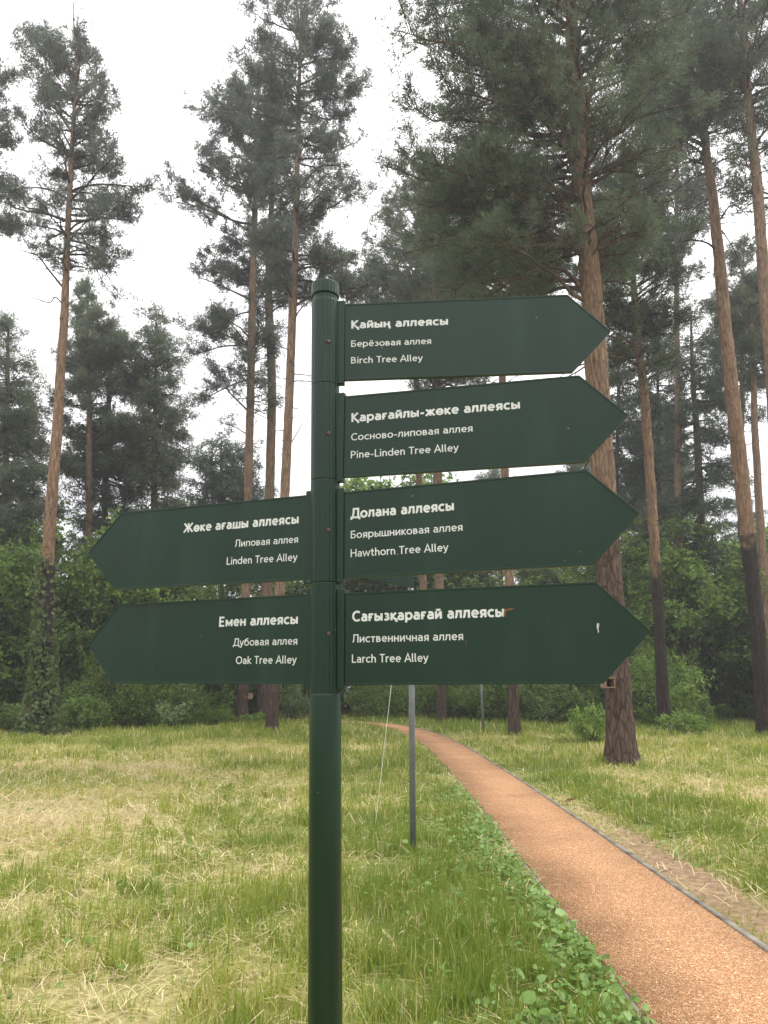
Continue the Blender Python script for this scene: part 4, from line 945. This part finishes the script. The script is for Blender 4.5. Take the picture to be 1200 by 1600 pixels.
# masses of undergrowth closing the view
spots = []
for i in range(26):
    sx = rng.uniform(-24, -5.0); spots.append((sx, rng.uniform(31.5, 40)+(3.5 if sx > -9 else 0), 'left'))
for i in range(28): spots.append((rng.uniform(3.0, 24), rng.uniform(38, 46), 'right'))
for i in range(12): spots.append((rng.uniform(-7, 5), rng.uniform(41, 48), 'centre'))
for i in range(10): spots.append((rng.uniform(14, 26), rng.uniform(30, 38), 'right'))
kinds = ['round_mid', 'round_grey', 'lime', 'round_mid', 'round_dark']
LB = {'left': ('leafy bush in the crowded undergrowth behind the left clearing edge', 'undergrowth bushes at left'),
      'right': ('leafy bush in the crowded undergrowth behind the pines at right', 'undergrowth bushes at right'),
      'centre': ('leafy bush in the undergrowth beyond the bend of the path', 'undergrowth bushes beyond the path')}
for x, y, side in spots:
    k = rng.uniform(.75, 1.35)
    if abs(x-15.6) < 2.6 and y < 38: y += 7
    place('shrub', SH[kinds[int(rng.integers(0, 5))]], (x, y, 0), rng.uniform(0, 6.28), (k*1.1, k*1.1, k), LB[side][0], 'bush', LB[side][1])
trees = [(-15.6,29.6,'tree_lime'),(-13.9,31.0,'tree_mid'),(-18.2,31,'tree_mid'),(-11.6,32.5,'tree_lime'),(-9.6,34.5,'tree_mid'),(-20,34,'tree_mid'),(-17.6,36,'tree_lime'),(-15.2,33.5,'tree_mid'),(-13.2,34.5,'tree_lime'),(-12.1,37,'tree_mid'),(-18.5,38,'tree_dark'),(-10.2,38,'tree_dark'),(-8.6,41,'tree_mid'),(-14.3,39,'tree_dark'),(-22.5,37,'tree_mid'),(-16.4,31.5,'tree_mid'),(-25,35,'tree_mid')]
for i, (x, y, k) in enumerate(trees):
    s = rng.uniform(.95, 1.25)
    place('young_tree', SH[k], (x, y, 0), rng.uniform(0, 6.28), (s, s, s*.95), 'young leafy tree crowding the undergrowth at left', 'young tree', 'young leafy trees at left', 'trunk')
trees = [(13.6,34.2,'tree_lime'),(15.6,36.2,'tree_mid'),(11.0,36.6,'tree_lime'),(17.6,33.6,'tree_lime'),(12.3,41,'tree_lime'),(14.6,39.5,'tree_mid'),(16.8,43,'tree_dark'),(19,39,'tree_mid'),(21.5,42,'tree_dark'),(10.2,45,'tree_mid'),(24.5,38,'tree_mid'),(18.4,35.5,'tree_mid'),(21.6,33,'tree_dark'),(7.5,46,'tree_mid'),(27,41,'tree_mid')]
for i, (x, y, k) in enumerate(trees):
    s = rng.uniform(1.05, 1.4)
    place('young_tree', SH[k], (x, y, 0), rng.uniform(0, 6.28), (s, s, s*.9), 'young leafy tree crowding the undergrowth at right', 'young tree', 'young leafy trees at right', 'trunk')
trees = [(-6.0,46,'tree_dark'),(-3.4,49,'tree_mid'),(-.8,47,'tree_dark'),(1.8,50,'tree_mid'),(4.2,48,'tree_dark')]
for i, (x, y, k) in enumerate(trees):
    s = rng.uniform(1.2, 1.55)
    place('young_tree', SH[k], (x, y, 0), rng.uniform(0, 6.28), (s, s, s*.85), 'young leafy tree closing the view beyond the bend of the path', 'young tree', 'young leafy trees beyond the path', 'trunk')

for px, Y, k, sc in ((600, 44, 'tree_mid', 1.95), (562, 47, 'tree_lime', 2.15), (635, 48, 'tree_mid', 2.1), (700, 45, 'tree_mid', 1.35), (745, 48, 'tree_dark', 1.45), (860, 46, 'tree_mid', 1.3), (905, 47, 'tree_mid', 1.35), (520, 45, 'tree_mid', 1.3), (455, 43, 'tree_mid', 1.15)):
    place('young_tree', SH[k], G(px, Y), rng.uniform(0, 6.28), (sc, sc, sc*.93), 'young leafy tree closing the view beyond the bend of the path', 'young tree', 'young leafy trees beyond the path', 'trunk')

# sapling with big hanging leaves at the edge of the grass
def sapling(loc, h, label, seed, nst=7):
    rng = np.random.default_rng(seed); r = empty('sapling', loc); tag(r, label, 'sapling')
    gw = Geo(); gf = Geo()
    for k in range(nst):
        az = rng.uniform(0, 6.28); L = h*rng.uniform(.55, 1.05); d = np.array([math.cos(az)*.35, math.sin(az)*.35, 1.0])
        ss = np.linspace(0, 1, 6)[:, None]; Q = d*L*ss+np.array([math.cos(az), math.sin(az), -.6])*L*.22*ss**3
        gw.tube(Q, np.linspace(.014, .004, 6), 6, .3, cap=False)
        for j in range(9):
            u = rng.uniform(.3, 1.0); p = np.array([np.interp(u, ss[:,0], Q[:,c]) for c in range(3)])
            a2 = rng.uniform(0, 6.28); q = p+np.array([math.cos(a2), math.sin(a2), .15])*rng.uniform(.1, .32)
            gw.tube([p, (p+q)/2+[0,0,.03], q], [.004,.003,.002], 4, .3, cap=False)
            mm = 7; uu = np.linspace(.3, 1.15, mm)[:, None]; P = p+(q-p)*uu+rng.normal(0, .035, (mm, 3))-np.array([0,0,.10])*uu**2
            leaves(gf, rng, P, np.full(mm, .15), .5, np.clip(.6+rng.normal(0,.2,mm),0,1), .55, .42)
    gw.build('stem', M['bark_leaf'], r, True); gf.build('leaves', M['leaf_grey'], r)
sapling(G(268, 28.4), 1.35, 'large leaved sapling with drooping pale leaves in front of the left bushes', 61)

# ivy on the left pine
def ivy():
    rng = np.random.default_rng(9); r = empty('climbing_vine', (-11.47, 25.7, 0)); tag(r, 'ivy climbing the foot of the far left pine', 'vine')
    g = Geo(); gs = Geo()
    n = 4200
    z = rng.random(n)**1.7*6.2; az = rng.uniform(0, 6.28, n)
    rad = .34+.55*np.exp(-z/.9)*rng.random(n)+.10*rng.random(n)
    # thins out upwards and stays mainly on the left side there
    keep = (rng.random(n) < 1.15-z/6.6) & ((np.cos(az) < .3) | (z < 3.2) | (rng.random(n) < .25))
    xt = np.interp(z, [0, 6.2], [0, at(72, 900, 25.7)[0]+11.47])
    P = np.stack([xt+rad*np.cos(az), rad*np.sin(az), z+.05], 1)[keep]
    leaves(g, rng, P, np.full(len(P), .17), .1, None, .9, .8)
    for k in range(7):
        a0 = rng.uniform(0, 6.28); zz = np.linspace(0, rng.uniform(3, 6), 14)
        x = np.interp(zz, [0, 6.2], [0, at(72, 900, 25.7)[0]+11.47])
        gs.tube(np.stack([x+.33*np.cos(a0+.25*np.sin(zz*2)), .33*np.sin(a0+.25*np.sin(zz*2)), zz], 1), .012, 5, .3, cap=False)
    gs.build('stems', M['bark_leaf'], r, True); g.build('leaves', M['ivy'], r)
ivy()

# wooden boxes fixed on two trunks
def tbox(px, py, Y, w, h, label, front):
    p = at(px, py, Y); r = empty('nest_box', tuple(p)); tag(r, label, 'nest box')
    t = .02
    V = []; F = []
    for b in ((-w/2, w/2, -.12, .10, -h/2, -h/2+t), (-w/2, w/2, -.12, .10, h/2-t, h/2), (-w/2, -w/2+t, -.12, .10, -h/2+t, h/2-t), (w/2-t, w/2, -.12, .10, -h/2+t, h/2-t), (-w/2+t, w/2-t, .06, .10, -h/2+t, h/2-t)):
        v, f = box_faces(*b); n = len(V); V += v; F += [tuple(n+i for i in q) for q in f]
    from_bm_faces('case', V, F, M['boxwood'], r)
    v, f = box_faces(-w/2-.015, w/2+.015, -.135, .11, h/2+.001, h/2+.022); from_bm_faces('lid', v, f, M['boxwood'], r)
    v, f = box_faces(-w/2+t, w/2-t, .04, .058, -h/2+t, h/2-t); from_bm_faces('shade_panel', v, f, M['box_shade'], r)  # near-black sheet painting the shade inside the open box
    r.rotation_euler = (0, 0, front)
tbox(949, 1067, 15.86, .22, .20, 'small open wooden box on the biggest pine under the lowest right board', .25)
tbox(389, 1088, 32.95, .30, .22, 'small wooden box on the leftmost of the three close trunks', -.9)

# fallen leaves by the kerb
def fallen(px, py, size, mat, label, seed):
    rng = np.random.default_rng(seed)
    u = (px-600)/FPX; v = -(py-800)/FPX; rz = math.sin(PITCH)+v*math.cos(PITCH); t = -H/rz
    x, y = u*t, t*(math.cos(PITCH)-v*math.sin(PITCH))
    pts = []
    for i in range(12):
        a = 2*math.pi*i/12; r = size*(.62+.38*math.cos(a)**2)*(1+.18*math.cos(5*a)); pts.append((r*math.cos(a), r*.7*math.sin(a), size*.35*math.sin(a)**2+.05))
    V = [(0, 0, .045)]+pts; F = [(0, 1+i, 1+(i+1) % 12) for i in range(12)]
    V2 = [(a, b, c-.003) for a, b, c in V]; F2 = [tuple(13+i for i in f[::-1]) for f in F]
    o = from_bm_faces('fallen_leaf', V+V2, F+F2, mat, None, True); o.location = (x, y, 0); o.rotation_euler = (.3, .2, rng.uniform(0, 6))
    tag(o, label, 'leaf')
fallen(891, 1257, .085, M['dryleaf'], 'reddish dry leaf in the grass at the right kerb', 1)
fallen(1197, 1368, .075, M['paleleaf'], 'pale yellow leaf in the grass at the right edge', 2)

# ------------------------------------------------------------------ grass, straw and weeds (nobody could count these)
def scatter(rng, y0, y1, n, spread=.66):
    y = np.sqrt(rng.uniform(y0*y0, y1*y1, n)); x = rng.uniform(-1, 1, n)*(y*spread+.8)
    return x, y
def gz(x, y): return (vn2(x, y, .8, 3)-.5)*.07*np.clip((np.abs(path_dist(x, y))-.55)/.5, 0, 1)-.004

def blades(g, rng, x, y, h, w, tint, lean=.45):
    n = len(x); z = gz(x, y)-.01; az = rng.uniform(0, 6.28, n)
    fd = np.stack([np.cos(az), np.sin(az), np.zeros(n)], 1)                # width direction
    la = rng.uniform(0, 6.28, n); ln = np.abs(rng.normal(0, lean, n))*h
    bd = np.stack([np.cos(la), np.sin(la), np.zeros(n)], 1)*ln[:, None]
    p = np.stack([x, y, z], 1); up = np.array([0, 0, 1.0])
    hh = (h*np.sqrt(np.clip(1-(ln/h)**2*.35, .3, 1)))[:, None]
    m = p+bd*.30+up*hh*.55; t = p+bd+up*hh
    wv = fd*(w*.5)[:, None]
    V = np.stack([p-wv, p+wv, m+wv*.8, m-wv*.8, t], 1).reshape(-1, 3); i = np.arange(n)[:, None]*5
    F = np.concatenate([i+[0,1,2], i+[0,2,3], i+[3,2,4]])
    g.add(V, F, np.repeat(tint, 5))

rng = np.random.default_rng(2024)
gg = Geo()
for y0, y1, n, w, h in ((3.2, 6.0, 40000, .0062, .135), (6.0, 9.5, 52000, .0075, .10), (9.5, 15, 60000, .0115, .12), (15, 24, 66000, .018, .15), (24, 44, 66000, .032, .19)):
    x, y = scatter(rng, y0, y1, n)
    pd = np.abs(path_dist(x, y)); dr = dryness(x, y); ba = bare(x, y)
    clump = vn3(x, y, 2.3, 3)
    keep = (pd > .575-.085*rng.random(n)**3) & (rng.random(n) < np.clip(1.5-1.0*dr, .12, 1)*np.clip(.25+1.6*(clump-.2), .15, 1)*(1-.93*ba)) & (np.hypot(x-POSTX, y-POSTY) > .06)
    x, y, dr, clump, pd = x[keep], y[keep], dr[keep], clump[keep], pd[keep]; m = len(x)
    hh = h*rng.uniform(.45, 1.35, m)*(.55+1.0*np.clip(clump-.25, 0, .6)/.35*.6)*np.clip(1.25-.6*dr, .5, 1.2)*np.clip(.45+(pd-.6)*.9, .45, 1)
    tint = np.clip((dr-.30)*1.0+.75*(vn1(x, y, 4.5, 2)-.5)+rng.normal(0, .16, m)+.08, 0, 1)
    dead = rng.random(m) < .10+.12*np.clip(dr, 0, 1); tint = np.where(dead, rng.uniform(.75, 1, m), tint)
    blades(gg, rng, x, y, hh, w*rng.uniform(.6, 1.4, m), tint)
for y0, y1, nt_, nb_, w, h in ((3.3, 6.5, 520, 26, .0080, .20), (6.5, 12, 800, 20, .0112, .19), (12, 30, 900, 14, .022, .21)):
    x, y = scatter(rng, y0, y1, nt_); dr = dryness(x, y); pd = np.abs(path_dist(x, y))
    k = (pd > .8) & (rng.random(nt_) < np.clip(1.35-1.1*dr, .15, 1)) & (bare(x, y) < .4); x, y, dr = x[k], y[k], dr[k]
    sz = rng.uniform(.5, 1.3, len(x)); xx = np.repeat(x, nb_)+rng.normal(0, .05, len(x)*nb_)*np.repeat(sz, nb_); yy = np.repeat(y, nb_)+rng.normal(0, .05, len(x)*nb_)*np.repeat(sz, nb_)
    tt = np.clip(np.repeat((dr-.34)*.9+rng.normal(0, .10, len(x)), nb_)+rng.normal(0, .10, len(xx)), 0, 1)
    blades(gg, rng, xx, yy, h*np.repeat(sz, nb_)*rng.uniform(.5, 1.2, len(xx)), w*rng.uniform(.6, 1.3, len(xx)), tt, .55)
for bx, byy, rr_, nb_, hh_ in ((5.01,16.34,.42,700,.13),(-4.01,27.4,.36,320,.22),(-5.5,34.5,.4,220,.28),(-6.17,33.4,.4,240,.28),(4.24,25.0,.34,320,.2),(12.36,25.0,.4,360,.22),(.285,7.85,.05,150,.13),(3.39,26.3,.12,90,.2)):
    a = rng.uniform(0, 6.28, nb_); r = rr_*(.85+.55*rng.random(nb_)**2)
    blades(gg, rng, bx+r*np.cos(a), byy+r*np.sin(a), hh_*rng.uniform(.4, 1.2, nb_), .011*max(1, byy/16)*rng.uniform(.6, 1.3, nb_), np.clip(rng.normal(.25, .2, nb_), 0, 1), .5)
tag(gg.build('grass', M['grass']), 'rough mown grass, green and straw coloured, over the clearing', 'grass', None, 'stuff')

gs = Geo()
for y0, y1, n, w, L in ((3.2, 6.0, 24000, .0038, .13), (6, 10, 36000, .0058, .16), (10, 16, 40000, .0090, .19), (16, 30, 30000, .015, .25)):
    x, y = scatter(rng, y0, y1, n); pd = np.abs(path_dist(x, y)); dr = dryness(x, y)
    keep = (rng.random(n) < np.clip((dr-.22)*1.4, .08, 1)) & ((pd > .57) | (rng.random(n) < np.clip((pd-.36)*.9, .006, .16)) ) & (rng.random(n) < 1-.6*bare(x, y))
    x, y, pd = x[keep], y[keep], pd[keep]; m = len(x)
    az = rng.uniform(0, 6.28, m); LL = L*rng.uniform(.4, 1.6, m); z = gz(x, y)+np.where(pd > .57, rng.uniform(.008, .085, m), .014)
    d = np.stack([np.cos(az), np.sin(az), np.where(pd > .57, rng.normal(.05, .22, m), 0)], 1)*LL[:, None]*.5
    p = np.stack([x, y, z], 1); s = np.stack([-np.sin(az), np.cos(az), np.zeros(m)], 1)*(w*rng.uniform(.5, 1.3, m))[:, None]*.5
    bend = np.stack([-np.sin(az), np.cos(az), np.zeros(m)], 1)*(LL*rng.normal(0, .06, m))[:, None]
    V = np.stack([p-d-s, p-d+s, p+bend+s+[0,0,.006], p+bend-s+[0,0,.006], p+d+s*.5, p+d-s*.5], 1).reshape(-1, 3); i = np.arange(m)[:, None]*6
    F = np.concatenate([i+[0,1,2], i+[0,2,3], i+[3,2,4], i+[3,4,5]])
    gs.add(V, F, np.repeat(np.clip(rng.normal(.5, .25, m), 0, 1), 6))
tag(gs.build('straw', M['straw']), 'dry cut straw lying in the grass', 'straw', None, 'stuff')

gw = Geo()
def weeds(x, y, size, hmax):
    n = len(x); az = rng.uniform(0, 6.28, n); z = gz(x, y)+rng.uniform(.02, 1, n)*hmax
    nn = nrm(np.stack([rng.normal(0, .45, n), rng.normal(-.12, .45, n), np.ones(n)], 1))
    d = nrm(np.cross(nn, np.stack([np.cos(az), np.sin(az), np.zeros(n)], 1))); s = np.cross(nn, d)
    c = np.stack([x, y, z], 1); out = [c-nn*(size*.10)[:, None]]
    for k in range(8):
        a = 2*math.pi*k/8; rx = [1.15, .92, .80, .80, .55, .80, .80, .92][k]
        out.append(c+d*(size*rx*math.cos(a))[:, None]+s*(size*rx*.86*math.sin(a))[:, None]+nn*(size*rng.normal(.0, .10, n))[:, None])
    V = np.stack(out, 1).reshape(-1, 3); i = np.arange(n)[:, None]*9
    F = np.concatenate([i+[0, 1+k, 1+(k+1) % 8] for k in range(8)])
    gw.add(V, F, np.repeat(np.clip(rng.normal(.5, .24, n), 0, 1), 9))
n = 9000
y = rng.uniform(3.4, 13, n); off = rng.gamma(1.6, .22, n); x = np.interp(y, PL[:,1], PL[:,0])-.60-off+.03
k = (rng.random(n) < np.clip(1.25-.09*y, .1, 1)*np.clip(vn3(x, y, 1.4, 2)*2.2-.35, .1, 1)) & (off < 1.5)
x, y = x[k], y[k]; weeds(x, y, np.clip(rng.lognormal(math.log(.019), .42, len(x)), .009, .052), .10)
n = 6500; x, y = scatter(rng, 3.2, 14, n); k = (path_dist(x, y) < -.8) & (vn1(x, y, 1.1, 2) > .5); weeds(x[k], y[k], np.clip(rng.lognormal(math.log(.015), .45, k.sum()), .007, .05), .07)
n = 3500; y = rng.uniform(6, 18, n); x = np.interp(y, PL[:,1], PL[:,0])+.75+rng.gamma(2.2, .5, n); k = vn1(x, y, .8, 2) > .50; weeds(x[k], y[k], np.clip(rng.lognormal(math.log(.018), .35, k.sum()), .01, .04), .06)
tag(gw.build('weeds', M['weed']), 'low broad leaved weeds creeping along the path edge', 'weeds', None, 'stuff')

# ------------------------------------------------------------------ thin haze volume, added to lighten the crowns like veiling glare
v, f = box_faces(-160, 160, -80, 220, -1.2, 44)
hz = from_bm_faces('haze', v, f, None)
hm, t = mat_new('haze'); pv = N(t, 'ShaderNodeVolumePrincipled'); pv.inputs['Color'].default_value = (.93, .95, .98, 1)
pv.inputs['Density'].default_value = HAZE; pv.inputs['Anisotropy'].default_value = .35
o = N(t, 'ShaderNodeOutputMaterial'); t.links.new(pv.outputs[0], o.inputs['Volume']); hz.data.materials.append(hm)
tag(hz, 'thin pale haze added to lighten the tree crowns like veiling glare', 'haze', None, 'stuff')
